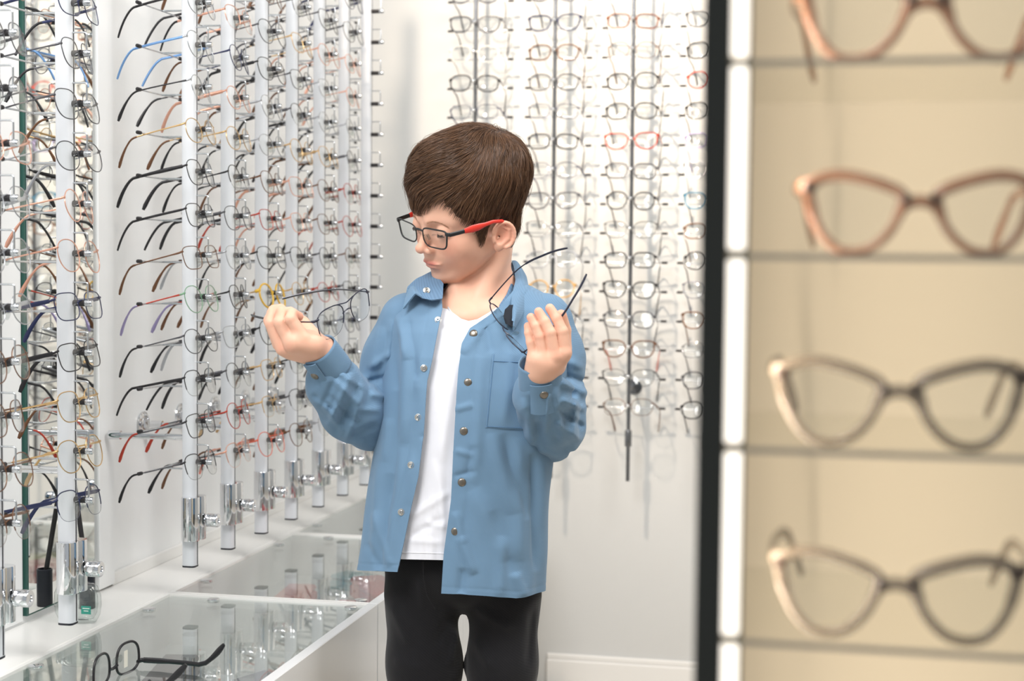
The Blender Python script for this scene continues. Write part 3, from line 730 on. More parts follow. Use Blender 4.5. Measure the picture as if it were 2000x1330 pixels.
def head(P):
    """P in head space"""
    X = P.copy(); X[:, 0] = np.abs(X[:, 0])
    d = headbase(P, X)
    d = smin(d, cap(X, A(.050, -.044, -.004), A(.018, -.082, .048), .0125, .0130), .016)       # jaw
    d = smin(d, ell(X, A(0, -.0845, .0615), (.0165, .0125, .0140)), .014)                      # chin
    d = smin(d, ell(X, A(.033, -.036, .0475), (.0245, .0240, .0215)), .016)                 # cheeks
    d = smin(d, ell(X, A(0, -.056, .063), (.024, .020, .0165)), .012)                        # muzzle
    d = smin(d, cap(X, A(.010, .0060, .0745), A(.043, .0065, .0580), .0060, .0055), .014)   # brow
    d = smax(d, -ell(X, A(.031, -.0080, .0835), (.0180, .0115, .0120)), .009)               # sockets
    d = smin(d, ell(X, A(*EYE), (.0142, .0130, .0132)), .0035)                              # lids
    d = smax(d, -ell(X, A(.0315, -.0150, .0765), (.0105, .0015, .0062), rotz(.06)), .0015)  # lid slit
    n = cap(X, A(0, .000, .0730), A(0, -.024, .0850), .0060, .0068)
    n = smin(n, ell(X, A(0, -.0335, .0915), (.0090, .0080, .0088)), .006)
    n = smin(n, ell(X, A(.0098, -.0378, .0840), (.0062, .0056, .0075)), .004)
    n = smax(n, -ell(X, A(.0052, -.0425, .0885), (.0030, .0026, .0042)), .002)
    d = smin(d, n, .0075)
    d = smax(d, -cap(X, A(0, -.046, .0905), A(0, -.0535, .0860), .0022), .004)              # philtrum
    lp = ell(X, A(.0, -.0600, .0756), (.0215, .0036, .0080))
    lp = smin(lp, ell(X, A(.005, -.0580, .0778), (.0080, .0034, .0058)), .003)
    ll = ell(X, A(0, -.0660, .0745), (.0150, .0045, .0078))
    d = smin(d, lp, .0035); d = smin(d, ll, .0035)
    d = smax(d, -cap(X, A(0, -.0620, .0855), A(.0190, -.0610, .0775), .0009, .0008), .0022)  # mouth line
    d = smax(d, -cap(X, A(0, -.0735, .0830), A(.008, -.0735, .0800), .0030), .007)
    # ear, tilted back and standing off the skull
    E = (X-A(.0695, -.0270, -.0085))@roty(-.38)@rotx(-.20)
    e = ell(E, A(.0035, 0, 0), (.0048, .0212, .0168))
    e = smax(e, -ell(E, A(.0088, .004, .0008), (.0056, .0150, .0100)), .003)
    hx = [A(.0045+.0035*math.sin(t_*.55), .0195*math.sin(.15+t_)-.0005, -.001+.0160*math.cos(.15+t_)) for t_ in np.linspace(0, 4.25, 15)]
    e = smin(e, chain(E, hx, [.0026]*15, .001), .003)
    e = smin(e, chain(E, [A(.0045, .0130, .0030), A(.0060, .0080, -.0080), A(.0058, -.0060, -.0085), A(.0045, -.0130, -.0010)], [.0017]*4, .002), .0025)
    e = smin(e, ell(E, A(.0028, -.0190, .0050), (.0042, .0078, .0070)), .005)               # lobe
    e = smin(e, cap(E, A(.0045, -.0050, .0140), A(.0052, -.0095, .0125), .0032), .003)      # tragus
    e = smax(e, -ell(E, A(.0075, -.0040, .0050), (.0070, .0095, .0060)), .003)
    d = smin(d, e, .0045)
    return d
# ---- hands and arms, joint positions from the pose
WL, EL_, SL = C(628, 686, .118), C(712, 820, -.002), C(795, 640, -.02)
WR, ER_, SR = C(1056, 724, .163), C(1080, 838, .02), C(1072, 640, -.02)
def hand_right(P):      # on the left of the picture, palm up, fingers closed on the temple
    k = .0045
    d = cap(P, WL, C(598, 674, .126), .0215, .0215)
    d = smin(d, chain(P, [C(612, 672, .140), C(578, 668, .150)], [.0175, .0165]), .014)
    d = smin(d, chain(P, [C(612, 690, .118), C(568, 683, .128), C(556, 676, .122)], [.0150, .0140, .013]), .014)
    d = smin(d, chain(P, [C(610, 668, .10), C(562, 655, .105)], [.0165, .0150]), .014)
    f = chain(P, [C(591, 658, .152), C(568, 623, .158), C(571, 613, .153), C(583, 618, .143)], [.0100, .0084, .0078, .0070])        # little finger
    g = chain(P, [C(570, 672, .148), C(547, 630, .152), C(550, 612, .144), C(567, 609, .131)], [.0108, .0094, .0084, .0074])        # ring
    d2 = smin(f, g, .0012)
    g = chain(P, [C(553, 680, .136), C(531, 631, .138), C(533, 612, .130), C(551, 606, .116)], [.0112, .0098, .0086, .0076])        # middle
    d2 = smin(d2, g, .0012)
    g = chain(P, [C(546, 670, .119), C(528, 626, .120), C(535, 607, .111), C(548, 603, .099)], [.0108, .0096, .0084, .0074])        # index
    d2 = smin(d2, g, .0012)
    g = chain(P, [C(608, 655, .095), C(590, 632, .088), C(568, 617, .092), C(550, 609, .098)], [.0130, .0110, .0094, .0080])        # thumb, far side
    d2 = smin(d2, g, .0025)
    return smin(d, d2, .006)
def hand_left(P):       # on the right of the picture, back of the hand to the viewer, fingers up
    d = cap(P, WR, C(1064, 710, .172), .0195, .0190)
    d = smin(d, cap(P, C(1048, 722, .166), C(1047, 702, .176), .0145, .0135), .012)
    d = smin(d, cap(P, C(1076, 718, .162), C(1096, 694, .172), .0145, .0135), .012)
    d = smin(d, cap(P, C(1064, 710, .168), C(1068, 702, .172), .0165, .0140), .012)
    f = chain(P, [C(1045, 703, .177), C(1037, 668, .179), C(1033, 650, .178), C(1031, 637, .175)], [.0082, .0068, .0063, .0057])
    g = chain(P, [C(1063, 700, .180), C(1054, 657, .184), C(1046, 637, .183), C(1037, 620, .180)], [.0086, .0074, .0068, .0061]); d2 = smin(f, g, .0009)
    g = chain(P, [C(1083, 694, .181), C(1075, 650, .186), C(1064, 628, .184), C(1052, 609, .181)], [.0090, .0078, .0071, .0063]); d2 = smin(d2, g, .0009)
    g = chain(P, [C(1103, 686, .177), C(1098, 647, .182), C(1087, 622, .181), C(1074, 602, .178)], [.0094, .0082, .0074, .0065]); d2 = smin(d2, g, .0009)
    kn_ = np.minimum(np.minimum(ell(P, C(1049, 700, .177), (.0085, .0085, .0075)), ell(P, C(1066, 698, .180), (.0090, .0085, .0080))), np.minimum(ell(P, C(1084, 694, .181), (.0095, .009, .0085)), ell(P, C(1102, 689, .178), (.0100, .0095, .009))))
    d2 = smin(d2, kn_, .004)
    g = chain(P, [C(1085, 714, .156), C(1100, 680, .146), C(1102, 645, .148), C(1096, 616, .158)], [.0150, .0120, .0098, .0082]); d2 = smin(d2, g, .0025)
    return smin(d, d2, .0045)
def torso(P):
    d = cap(P, C(950, 470, -.040), C(928, 600, -.034), .0415, .0465)
    d = smin(d, cap(P, C(968, 560, -.045), C(1050, 610, -.040), .022, .032), .025)
    d = smin(d, cap(P, C(900, 590, -.050), C(810, 625, -.040), .020, .030), .022)
    d = smin(d, cap(P, C(978, 488, -.010), C(920, 618, .020), .0125, .010), .018)           # neck muscle
    d = smin(d, cap(P, C(890, 560, .000), C(905, 620, .018), .010, .010), .014)
    d = smin(d, ell(P, C(918, 740, -.016), (.125, .13, .064)), .03)
    d = smin(d, cap(P, C(925, 622, .024), C(1010, 604, .008), .010, .010), .02)            # collar bones
    d = smin(d, cap(P, C(905, 624, .024), C(850, 600, .008), .010, .010), .02)
    return d
def body(P):
    d = np.full(len(P), .5)
    m = (P[:, 1] > C(0, 800)[1]) & (np.abs(P[:, 0]+.06) < .25)
    if m.any(): d[m] = torso(P[m])
    m = np.linalg.norm(P-OH, axis=1) < .20
    if m.any():
        Q = P[m]; hd = head(f2h(Q)); d[m] = smin(d[m], hd, .0045)
    for fn, c in ((hand_right, C(590, 650, .12)), (hand_left, C(1062, 670, .17))):
        m = np.linalg.norm(P-c, axis=1) < .13
        if m.any(): d[m] = np.minimum(d[m], fn(P[m]))
    m = P[:, 1] < C(0, 660)[1]+.05
    if m.any():
        Q = P[m]; e = chain(Q, [SL, EL_, WL], [.030, .020, .0195], .01); e = np.minimum(e, chain(Q, [SR, ER_, WR], [.030, .020, .0190], .01))
        e = np.minimum(e, ell(Q, C(905, 960, -.01), (.105, .20, .07)))
        d[m] = smin(d[m], e, .006)
    return d
def cutbody(P): return body(P)
yc = C(0, 668, 0)[1]
def zone(V, Fq, keep):
    m = keep(V[Fq].mean(1)); Fq = Fq[m]; u, inv = np.unique(Fq, return_inverse=True); return V[u], inv.reshape(Fq.shape)
parts_ = []
V, Q = iso(body, OH+np.array([-.135, yc-OH[1], -.15]), OH+np.array([.15, .155, .13]), .00145)
parts_.append(zone(V, Q, lambda c: (c[:, 1] > yc)))
V, Q = iso(body, C(600, 690, .11)-.085, C(600, 690, .11)+.085, .0011); parts_.append((V, Q))
V, Q = iso(body, C(1062, 680, .165)-np.array([.06, .085, .08]), C(1062, 680, .165)+np.array([.06, .075, .07]), .0011); parts_.append((V, Q))
V, Q = iso(body, C(560, 1180, 0)*np.array([1, 1, 0])+np.array([0, 0, -.12]), np.array([C(1190, 0)[0], yc, .2]), .006)
Lh, Rh_ = C(600, 690, .11), C(1062, 680, .165)
parts_.append(zone(V, Q, lambda c: ~((np.abs(c-Lh) < .083).all(1) | (np.abs(c-Rh_) < np.array([.058, .083, .078])).all(1))))
VV = []; QQ = []; o = 0
for V, Q in parts_: VV.append(V); QQ.append(Q+o); o += len(V)
VV = np.concatenate(VV); QQ = np.concatenate(QQ)
print('body verts', len(VV))
BOY = FS @ Vector(C(905, 1190, -.02).tolist()); BOY.z = 0
boy = thing('person', 'boy in a blue denim overshirt looking down, holding eyeglasses in each hand', 'person', BOY)
TB = Matrix.Translation(-BOY) @ FS           # front space -> the boy's own space
me = np_mesh('body', VV, QQ, TB)
# skin tint: lips, flushed cheeks, ears and fingertips have that colour themselves
H = f2h(VV); Xh = np.abs(H[:, 0])
def blob(c, r): return np.exp(-(((np.stack([Xh, H[:, 1], H[:, 2]], 1)-np.array(c))/np.array(r))**2).sum(1))
lips = np.clip(.6*(blob((0, -.0585, .083), (.0165, .0042, .012))+blob((.009, -.0590, .082), (.009, .0034, .012))+blob((0, -.0665, .082), (.0145, .0046, .012))), 0, 1)
lips *= (H[:, 2] > .06)
flush = np.clip(.55*blob((.038, -.034, .06), (.018, .016, .03))+.6*blob((.076, -.02, -.012), (.012, .03, .02))+.35*blob((0, -.034, .098), (.01, .01, .01)), 0, 1)
pxs = to_px(VV)
def spot(x, y, r): return np.exp(-(((pxs-np.array([x, y]))/r)**2).sum(1))
hnd = np.zeros(len(VV))
for (x, y) in ((1032, 636), (1038, 620), (1052, 610), (1073, 607), (1096, 615), (540, 608), (587, 612)): hnd = np.maximum(hnd, .55*spot(x, y, 11))
for (x, y) in ((1047, 690), (1066, 690), (1090, 690), (565, 680), (550, 680), (1062, 655), (1045, 660)): hnd = np.maximum(hnd, .30*spot(x, y, 9))
hnd *= (VV[:, 2] > .06)
at = me.attributes.new('tint', 'FLOAT_COLOR', 'POINT')
cc = np.stack([lips, np.maximum(flush, hnd), np.zeros(len(VV)), np.ones(len(VV))], 1).astype(np.float32)
at.data.foreach_set('color', cc.ravel())
M_skin = mat('skin', lin(228, 179, 155), .46, spec=.35, noise=(60, .03), bump=(900, .12, .0006), sub=(.10, (1.0, .35, .2), .006))
nt = M_skin.node_tree; b_ = nt.nodes['Principled BSDF']
src = b_.inputs['Base Color'].links[0].from_socket
an = nt.nodes.new('ShaderNodeAttribute'); an.attribute_name = 'tint'
sp = nt.nodes.new('ShaderNodeSeparateColor'); nt.links.new(an.outputs['Color'], sp.inputs[0])
m1 = nt.nodes.new('ShaderNodeMix'); m1.data_type = 'RGBA'; m1.inputs[7].default_value = lin(228, 150, 126)
nt.links.new(sp.outputs[1], m1.inputs[0]); nt.links.new(src, m1.inputs[6])
m2 = nt.nodes.new('ShaderNodeMix'); m2.data_type = 'RGBA'; m2.inputs[7].default_value = lin(206, 124, 112)
nt.links.new(sp.outputs[0], m2.inputs[0]); nt.links.new(m1.outputs[2], m2.inputs[6]); nt.links.new(m2.outputs[2], b_.inputs['Base Color'])
link('body', me, M_skin, boy)
HM = TB @ Matrix.Translation(Vector(OH.tolist())) @ Matrix(RH.tolist()).to_4x4()        # head space -> boy space
# eyes
M_eye = mat('eye_white', lin(226, 222, 218), .15, coat=.5); M_iris = mat('iris', lin(70, 48, 34), .15, coat=.5)
RX = Matrix.Rotation(math.radians(58), 4, 'X')
for s in (-1, 1):
    c = Matrix.Translation(Vector((s*EYE[0], EYE[1], EYE[2])))
    m = MB(); pr = [(0.0117*math.sin(math.pi*i/16)+1e-5, -0.0117*math.cos(math.pi*i/16)) for i in range(17)]
    m.lathe(pr, (0, 0, 0), 24, HM @ c @ RX); e = m.build('eyeball', M_eye, boy)
    m = MB(); m.lathe([(0.0001, .01185), (.003, .0118), (.0052, .0109), (.0052, .0100), (.0001, .0098)], (0, 0, 0), 20, HM @ c @ RX); m.build('iris', M_iris, e)
# ---- hair
def hair0(P):
    X = P.copy(); X[:, 0] = np.abs(X[:, 0])
    d = ell(P, np.array([0, .052, -.016]), (.0800, .0725, .0940))
    d = smin(d, ell(X, np.array([.014, .068, .020]), (.056, .042, .047)), .02)
    d = smin(d, ell(P, np.array([-.010, .045, .040]), (.055, .034, .040)), .015)
    d = smin(d, ell(X, np.array([.022, -.022, -.030]), (.038, .058, .036)), .02)
    d = smin(d, headbase(P, X)-.0030, .004)
    return d
LA = np.radians([-180, -150, -135, -120, -110, -100, -93, -87, -80, -70, -55, -40, -25, -10, 5, 18, 28, 38, 46, 52, 58, 64, 69, 75, 81, 88, 94, 100, 110, 120, 135, 150, 180])
LY = np.array([-.096, -.090, -.066, -.035, .002, .005, -.022, -.040, -.027, .002, .020, .018, .016, .017, .024, .035, .037, .020, .007, .001, -.012, -.036, -.042, -.028, -.008, -.003, .000, .000, -.010, -.052, -.092, -.102, -.104])
def hline(P): return np.interp(np.arctan2(P[:, 0], P[:, 2]+.002), LA, LY)
def hair(P):
    d = hair0(P)
    az = np.arctan2(P[:, 0], P[:, 2])
    d = d+.0011*np.sin(az*34+3*np.sin(P[:, 1]*60)+P[:, 1]*40)+.0012*np.sin(az*17+P[:, 1]*90+P[:, 2]*40)
    q = hline(P)+.002*np.sin(az*40)-P[:, 1]
    d = smax(d+.0015, q, .012)
    return d
V, Q = iso(lambda P: hair(P), (-.11, -.10, -.14), (.11, .15, .12), .0025)
M_hair = mat('brown_hair', lin(84, 58, 42), .30, spec=.5, noise=(200, .25))
nt = M_hair.node_tree; b_ = nt.nodes['Principled BSDF']
ge = nt.nodes.new('ShaderNodeNewGeometry'); cr = nt.nodes.new('ShaderNodeValToRGB'); nt.links.new(ge.outputs['Random Per Island'], cr.inputs[0])
cr.color_ramp.elements[0].color = lin(62, 42, 30); cr.color_ramp.elements[1].color = lin(118, 86, 62)
nt.links.new(cr.outputs[0], b_.inputs['Base Color'])
M_hairb = mat('brown_hair_base', lin(62, 42, 31), .55, noise=(200, .25))
hr = link('hair', np_mesh('hair', V, Q, HM), M_hairb, boy)
rs = np.random.RandomState(5)
def grad(fn, P, e=.0008):
    g = np.zeros_like(P)
    for a in range(3):
        E = np.zeros(3); E[a] = e; g[:, a] = fn(P+E)-fn(P-E)
    return g/(np.linalg.norm(g, axis=1)[:, None]+1e-9)
crown = np.array([.028, .118, -.068])
def strands(N, seg=9, rad=.00021):
    D = rs.normal(size=(N*2, 3)); D /= np.linalg.norm(D, axis=1)[:, None]
    P = np.array([0, .046, -.017])+D*np.array([.083, .080, .099])
    for _ in range(4): P = P-hair0(P)[:, None]*grad(hair0, P)
    P = P[P[:, 1] > hline(P)+.002][:N]; n = len(P)
    cid = rs.randint(0, 240, n)                         # clumps share a heading offset and a lift
    cs = P[rs.randint(0, n, 240)]
    cid = np.argmin(((P[:, None, :]-cs[None])**2).sum(2), 1)
    coff = rs.normal(size=(240, 3))*.15; clift = rs.uniform(0.0, .0068, 240)*rs.rand(240)**.5
    L = rs.uniform(.030, .068, n)*np.where(P[:, 1] < .0, .45, 1.0); lift = clift[cid]+rs.uniform(-.0005, .0016, n); lift[rs.rand(n) < .02] += .004
    path = []
    for i in range(seg):
        path.append(P.copy())
        g = grad(hair0, P)
        d = (P-crown); d /= np.linalg.norm(d, axis=1)[:, None]+1e-6
        fr = np.clip((P[:, 2]-.0)/.06, 0, 1)[:, None]*np.clip((P[:, 1]-.03)/.03, .2, 1)[:, None]
        d = d+fr*np.array([-.95, -.25, .1])+np.array([0, -.45, 0])*(1-fr)+coff[cid]
        d = d-g*(d*g).sum(1)[:, None]; d /= np.linalg.norm(d, axis=1)[:, None]+1e-6
        P = P+d*(L/seg)[:, None]
        q = i/(seg-1); lv = lift*(math.sin(math.pi*min(q*1.0, .75)))-.0003
        dd = hair0(P)-lv
        und = np.clip((hline(P)+.000-P[:, 1])/.012, 0, 1)     # past the hairline: lie closer to the skin
        P = P-(dd+.0055*und)[:, None]*g
    A = np.stack(path, 1)                              # n, seg, 3
    end = A[:, -1]; ok = (end[:, 1] > hline(end)-.010)
    A = A[ok]; n = len(A)
    T = np.gradient(A, axis=1); T /= np.linalg.norm(T, axis=2)[..., None]+1e-9
    G = grad(hair0, A.reshape(-1, 3)).reshape(A.shape); S = np.cross(T, G); S /= np.linalg.norm(S, axis=2)[..., None]+1e-9
    r = rad*np.array([.7]+[1.0]*(seg-4)+[.85, .55, .12])[None, :, None]*rs.uniform(.7, 1.3, (n, 1, 1))
    ring = np.stack([A+S*r*1.5, A+G*r, A-S*r*1.5], 2)    # n, seg, 3 corners, 3
    Vv = ring.reshape(-1, 3); b0 = (np.arange(n)*seg*3)[:, None, None]; i = np.arange(seg-1)[None, :, None]*3; k = np.arange(3)[None, None, :]; k2 = (k+1) % 3
    Fq = np.stack([b0+i+k, b0+i+k2, b0+i+3+k2, b0+i+3+k], -1).reshape(-1, 4)
    return Vv, Fq
V, Q = strands(22000)
s_ = link('hair_strands', np_mesh('hair_strands', V, Q, HM), M_hair, hr); s_['kind'] = 'stuff'
# eyebrows and lashes: short hairs on the skin
def headh(P): return head(P)
def shorthairs(name, roots, dirs, ln, rad, m):
    P = np.array(roots, float)
    for _ in range(5): P = P-headh(P)[:, None]*grad(headh, P)
    g = grad(headh, P); D = np.array(dirs, float); D = D-g*(D*g).sum(1)[:, None]*.8; D /= np.linalg.norm(D, axis=1)[:, None]
    mb = MB()
    for p, d, q, l in zip(P, D, g, ln):
        a = Vector(p)+Vector(q)*.0001; mb.tube([a, a+Vector(d)*l*.5+Vector(q)*l*.12, a+Vector(d)*l+Vector(q)*l*.05], [rad, rad*.8, rad*.2], 4)
    mb.v = [tuple(HM @ Vector(v)) for v in mb.v]
    return mb.build(name, m, boy)
M_brow = mat('brow_hair', lin(168, 128, 102), .6)
for s in (-1, 1):
    rt = []; dr = []; ln = []
    for i in range(80):
        t = rs.uniform(0, 1); y = .0040+.0045*math.sin(math.pi*min(1, t*.9+.1))-.004*t*t+rs.uniform(-.0019, .0019)*(1-.5*t)
        rt.append((s*(.0125+.034*t), y, .09-.02*t)); dr.append((s*1.0, .35-.6*t, -.2)); ln.append(rs.uniform(.003, .0055))
    shorthairs('eyebrow', rt, dr, ln, .00015, M_brow)
    rt = []; dr = []; ln = []
    for i in range(44):
        t = i/43; x = .0315+(.0112*(2*t-1)); rt.append((s*x, -.0142-.0016*math.sin(math.pi*t), .088)); dr.append((s*(.5*(2*t-1)), -.55, .9)); ln.append(.0045)
    o = shorthairs('eyelash', rt, dr, ln, .00014, M_blackr if False else mat('lash', lin(52, 36, 30), .6))
# ------------------------------------------------------------------ clothes
def fabric(name, col, tw=120, amt=.10, bstr=.25, rough=.85, seam=None):
    m = mat(name, col, rough, spec=.2, noise=(18, .06)); nt = m.node_tree; b = nt.nodes['Principled BSDF']
    tc = nt.nodes.new('ShaderNodeTexCoord'); mp = nt.nodes.new('ShaderNodeMapping'); mp.inputs['Rotation'].default_value = (0, math.radians(48), math.radians(8))
    wv = nt.nodes.new('ShaderNodeTexWave'); wv.bands_direction = 'X'; wv.inputs['Scale'].default_value = tw; wv.inputs['Distortion'].default_value = .3; wv.inputs['Detail'].default_value = 2
    nt.links.new(tc.outputs['Object'], mp.inputs[0]); nt.links.new(mp.outputs[0], wv.inputs['Vector'])
    src = b.inputs['Base Color'].links[0].from_socket
    rp = nt.nodes.new('ShaderNodeMapRange'); rp.inputs['To Min'].default_value = 1-amt; rp.inputs['To Max'].default_value = 1+amt
    nt.links.new(wv.outputs['Fac'], rp.inputs['Value'])
    mx = nt.nodes.new('ShaderNodeMix'); mx.data_type = 'RGBA'; mx.blend_type = 'MULTIPLY'; mx.inputs['Factor'].default_value = 1
    nt.links.new(src, mx.inputs[6]); nt.links.new(rp.outputs['Result'], mx.inputs[7]); nt.links.new(mx.outputs[2], b.inputs['Base Color'])
    bp = nt.nodes.new('ShaderNodeBump'); bp.inputs['Strength'].default_value = bstr; bp.inputs['Distance'].default_value = .0006
    nt.links.new(wv.outputs['Fac'], bp.inputs['Height']); nt.links.new(bp.outputs['Normal'], b.inputs['Normal'])
    b.inputs['Sheen Weight'].default_value = .15
    return m
M_denim = fabric('blue_denim', lin(107, 138, 166), 185, .05, .09)
M_denim2 = fabric('blue_denim_inside', lin(98, 128, 158))
M_collar_dark = mat('collar_dark', lin(34, 38, 46), .9)
M_stitch = mat('blue_thread', lin(92, 128, 164), .8)
M_tee = fabric('white_jersey', lin(232, 233, 240), 400, .015, .10, .9)
M_jean = fabric('black_denim', lin(26, 26, 29), 110, .12, .2, .85)
M_snap = mat('antique_metal', lin(128, 122, 114), .32, metal=.9, noise=(300, .12))
M_snaps = mat('silver_metal', lin(206, 204, 200), .22, metal=1.0)
# silhouette of the shirt body: picture row -> left, right outline and the two front edges
PY = [548, 560, 575, 590, 606, 625, 650, 700, 760, 820, 880, 960, 1040, 1115, 1172]
XL = [868, 822, 795, 776, 764, 757, 753, 750, 744, 738, 733, 722, 712, 700, 694]
XR = [1004, 1036, 1064, 1088, 1104, 1114, 1118, 1114, 1104, 1092, 1082, 1073, 1066, 1060, 1056]
HD = [.048, .056, .064, .070, .075, .080, .086, .096, .101, .103, .103, .104, .106, .108, .110]
ZC0 = [-.030, -.029, -.026, -.022, -.018, -.014, -.010, -.006, -.004, -.003, -.002, -.002, -.002, -.002, -.002]
EYp = [560, 590, 603, 635, 700, 744, 837, 930, 1003, 1091, 1125]; EXp = [862, 864, 865, 858, 845, 835, 829, 818, 801, 783, 775]
FYp = [552, 572, 597, 617, 642, 671, 720, 770, 873, 977, 1081, 1172]; FXp = [1010, 998, 978, 955, 918, 903, 896, 892, 886, 881, 867, 861]
it = np.interp
def ridge(px, x0, y0, x1, y1, w, a):
    """one fold: signed gaussian ridge along a segment, tapering at its ends"""
    d = np.array([x1-x0, y1-y0], float); L2 = d@d; q = px-np.array([x0, y0]); t = (q@d)/L2; tc = np.clip(t, 0, 1)
    r = q-tc[:, None]*d; dist = np.sqrt((r**2).sum(1)); sd = (q[:, 0]*d[1]-q[:, 1]*d[0])/math.sqrt(L2)
    return a*1.25*np.exp(-(dist/(w*.95))**2)*np.clip(1.15-abs(2*t-1)**4*.9, 0, 1)
BF = [  # folds of the shirt body (x0, y0, x1, y1, width, height)
 (800, 640, 788, 860, 12, .0035), (776, 650, 768, 1000, 12, -.003), (742, 900, 728, 1100, 10, .004), (762, 930, 745, 1110, 11, -.004), (786, 880, 762, 1080, 10, .003),
 (735, 1000, 760, 1105, 9, .004), (720, 1060, 742, 1112, 8, -.003), (815, 760, 808, 900, 9, -.002), (828, 650, 800, 980, 9, .002),
 (940, 700, 925, 940, 12, .003), (925, 960, 990, 1090, 18, .003), (960, 1000, 1000, 1120, 14, -.0025), (900, 1050, 925, 1120, 9, .004), (905, 1110, 900, 1160, 9, -.003),
 (960, 850, 1000, 1000, 14, .004), (985, 850, 1030, 1010, 11, -.0035), (1010, 860, 1012, 1090, 14, .004), (1040, 890, 1046, 1110, 8, -.006), (1058, 900, 1060, 1120, 9, .004),
 (980, 1050, 975, 1165, 12, .003), (1005, 1120, 1022, 1165, 10, .003), (925, 870, 910, 930, 8, -.002), (890, 1000, 905, 1060, 7, .003),
 (905, 690, 940, 640, 10, .003), (950, 640, 960, 690, 9, -.003), (1000, 660, 985, 830, 12, .003), (1040, 610, 1000, 690, 12, -.003), (780, 612, 800, 700, 10, .004), (795, 620, 815, 740, 8, -.003),
 (760, 640, 772, 760, 9, -.003), (760, 820, 750, 900, 10, .003), (890, 800, 925, 790, 6, .002), (890, 880, 925, 890, 6, .002), (885, 930, 930, 920, 6, -.002), (820, 850, 850, 860, 6, -.001)]
def folds(px, F_):
    s = np.zeros(len(px))
    for f in F_: s += ridge(px, *f)
    return s
def shell_pt(th, v_px, off=0.0):
    """th: angle round the body (0 = his left side, 90 = front), v_px: picture row"""
    L, Rr2 = it(v_px, PY, XL), it(v_px, PY, XR); hd = it(v_px, PY, HD)+off; zc = it(v_px, PY, ZC0)
    cx = (L+Rr2)/2; hw = (Rr2-L)/2+off*1300
    c, s = np.cos(th), np.sin(th)
    x = cx+hw*np.sign(c)*np.abs(c)**.92; z = zc+hd*np.sign(s)*np.abs(s)**.80
    return x, z
def to3(x, y, z):
    d = 2.35-z; return np.stack([(x-1000)/F*d, (665-y)/F*d, z], -1)
def thx(xp, row):       # angle on the front for a picture x
    L, Rr2 = it(row, PY, XL), it(row, PY, XR); c = np.clip((xp-(L+Rr2)/2)/((Rr2-L)/2), -1, 1)
    return np.arccos(np.sign(c)*np.abs(c)**(1/.92))
def front3(xp, row, off=0.0):
    """point on the front of the shirt under a picture position"""
    xp = np.atleast_1d(np.asarray(xp, float)); row = np.atleast_1d(np.asarray(row, float))
    _, z = shell_pt(thx(xp, row), row); px = np.stack([xp, row], 1)
    return to3(xp, row, z+folds(px, BF)+off)
NU, NV = 330, 210
u = np.linspace(0, 1, NU); v = np.linspace(0, 1, NV)
U, Vg = np.meshgrid(u, v)
# hem height varies: left front 1117, back 1165, right front 1158..1170
thq = np.radians(107+U*(360-107+90)); hem = np.interp(np.degrees(thq), [107, 180, 230, 345, 400, 455], [1117, 1112, 1104, 1150, 1168, 1158])
row = 549+Vg*(hem-549)
tL = thx(it(row, EYp, EXp), row); tR = thx(it(row, FYp, FXp), row)+2*math.pi
TH = tL+U*(tR-tL)
x, z = shell_pt(TH, row)
front = np.clip(np.sin(TH)*1.6, 0, 1); px = np.stack([x.ravel(), row.ravel()], 1)
f = folds(px, BF).reshape(x.shape)*front
hemw = np.clip((row-850)/300, 0, 1)
f = f+(1-front)*.006*np.sin(TH*9+row*.012)*hemw+.0012*wob(np.stack([x.ravel()/60, row.ravel()/110, TH.ravel()*2], 1), 1.6, 3).reshape(x.shape)
# a seam line sunk along both plackets and above the hem
dl = np.abs(x-(it(row, EYp, EXp)-26)); dr = np.abs(x-(it(row, FYp, FXp)+28)); dh = np.abs(row-(hem-13))
f = f-.0007*np.exp(-(dl/1.6)**2)*(front > .3)-.0007*np.exp(-(dr/1.6)**2)*(front > .3)-.0007*np.exp(-(dh/1.6)**2)
f = f+.0012*((row > 0) & (x < it(row, FYp, FXp)+28) & (x >= it(row, FYp, FXp)-3) & (front > .3))
G = to3(x, row, z+f*np.clip(np.sin(TH)+.15, -1, 1))
G[..., 0] += f*np.cos(TH)*.9
def solid(G, th):
    """a sheet as a closed slab of thickness th, the given side outside"""
    dv = np.gradient(G, axis=0); du = np.gradient(G, axis=1); n = np.cross(du, dv); n /= np.linalg.norm(n, axis=2)[..., None]+1e-12
    B = G-n*th; a, b = G.shape[:2]; V = np.concatenate([G.reshape(-1, 3), B.reshape(-1, 3)]); o = a*b
    i, j = np.meshgrid(np.arange(a-1), np.arange(b-1), indexing='ij'); q = np.stack([i*b+j, i*b+j+1, (i+1)*b+j+1, (i+1)*b+j], -1).reshape(-1, 4)
    fs = [q[:, ::-1], q+o]
    def rim(idx):
        idx = np.array(idx); return np.stack([idx[:-1], idx[1:], idx[1:]+o, idx[:-1]+o], 1)
    fs += [rim(np.arange(b)), rim((np.arange(b)+(a-1)*b)[::-1]), rim((np.arange(a)*b)[::-1]), rim(np.arange(a)*b+b-1)]
    return V, np.concatenate(fs)
def sheet(name, G, th, m, parent, flip=False):
    if flip: G = G[:, ::-1]
    V, Fq = solid(G, th); me = np_mesh(name, V, Fq, TB); 
    try: me.set_sharp_from_angle(angle=math.radians(55))
    except Exception: pass
    return link(name, me, m, parent)
shirt = sheet('overshirt', G, .0016, M_denim, boy, flip=True)
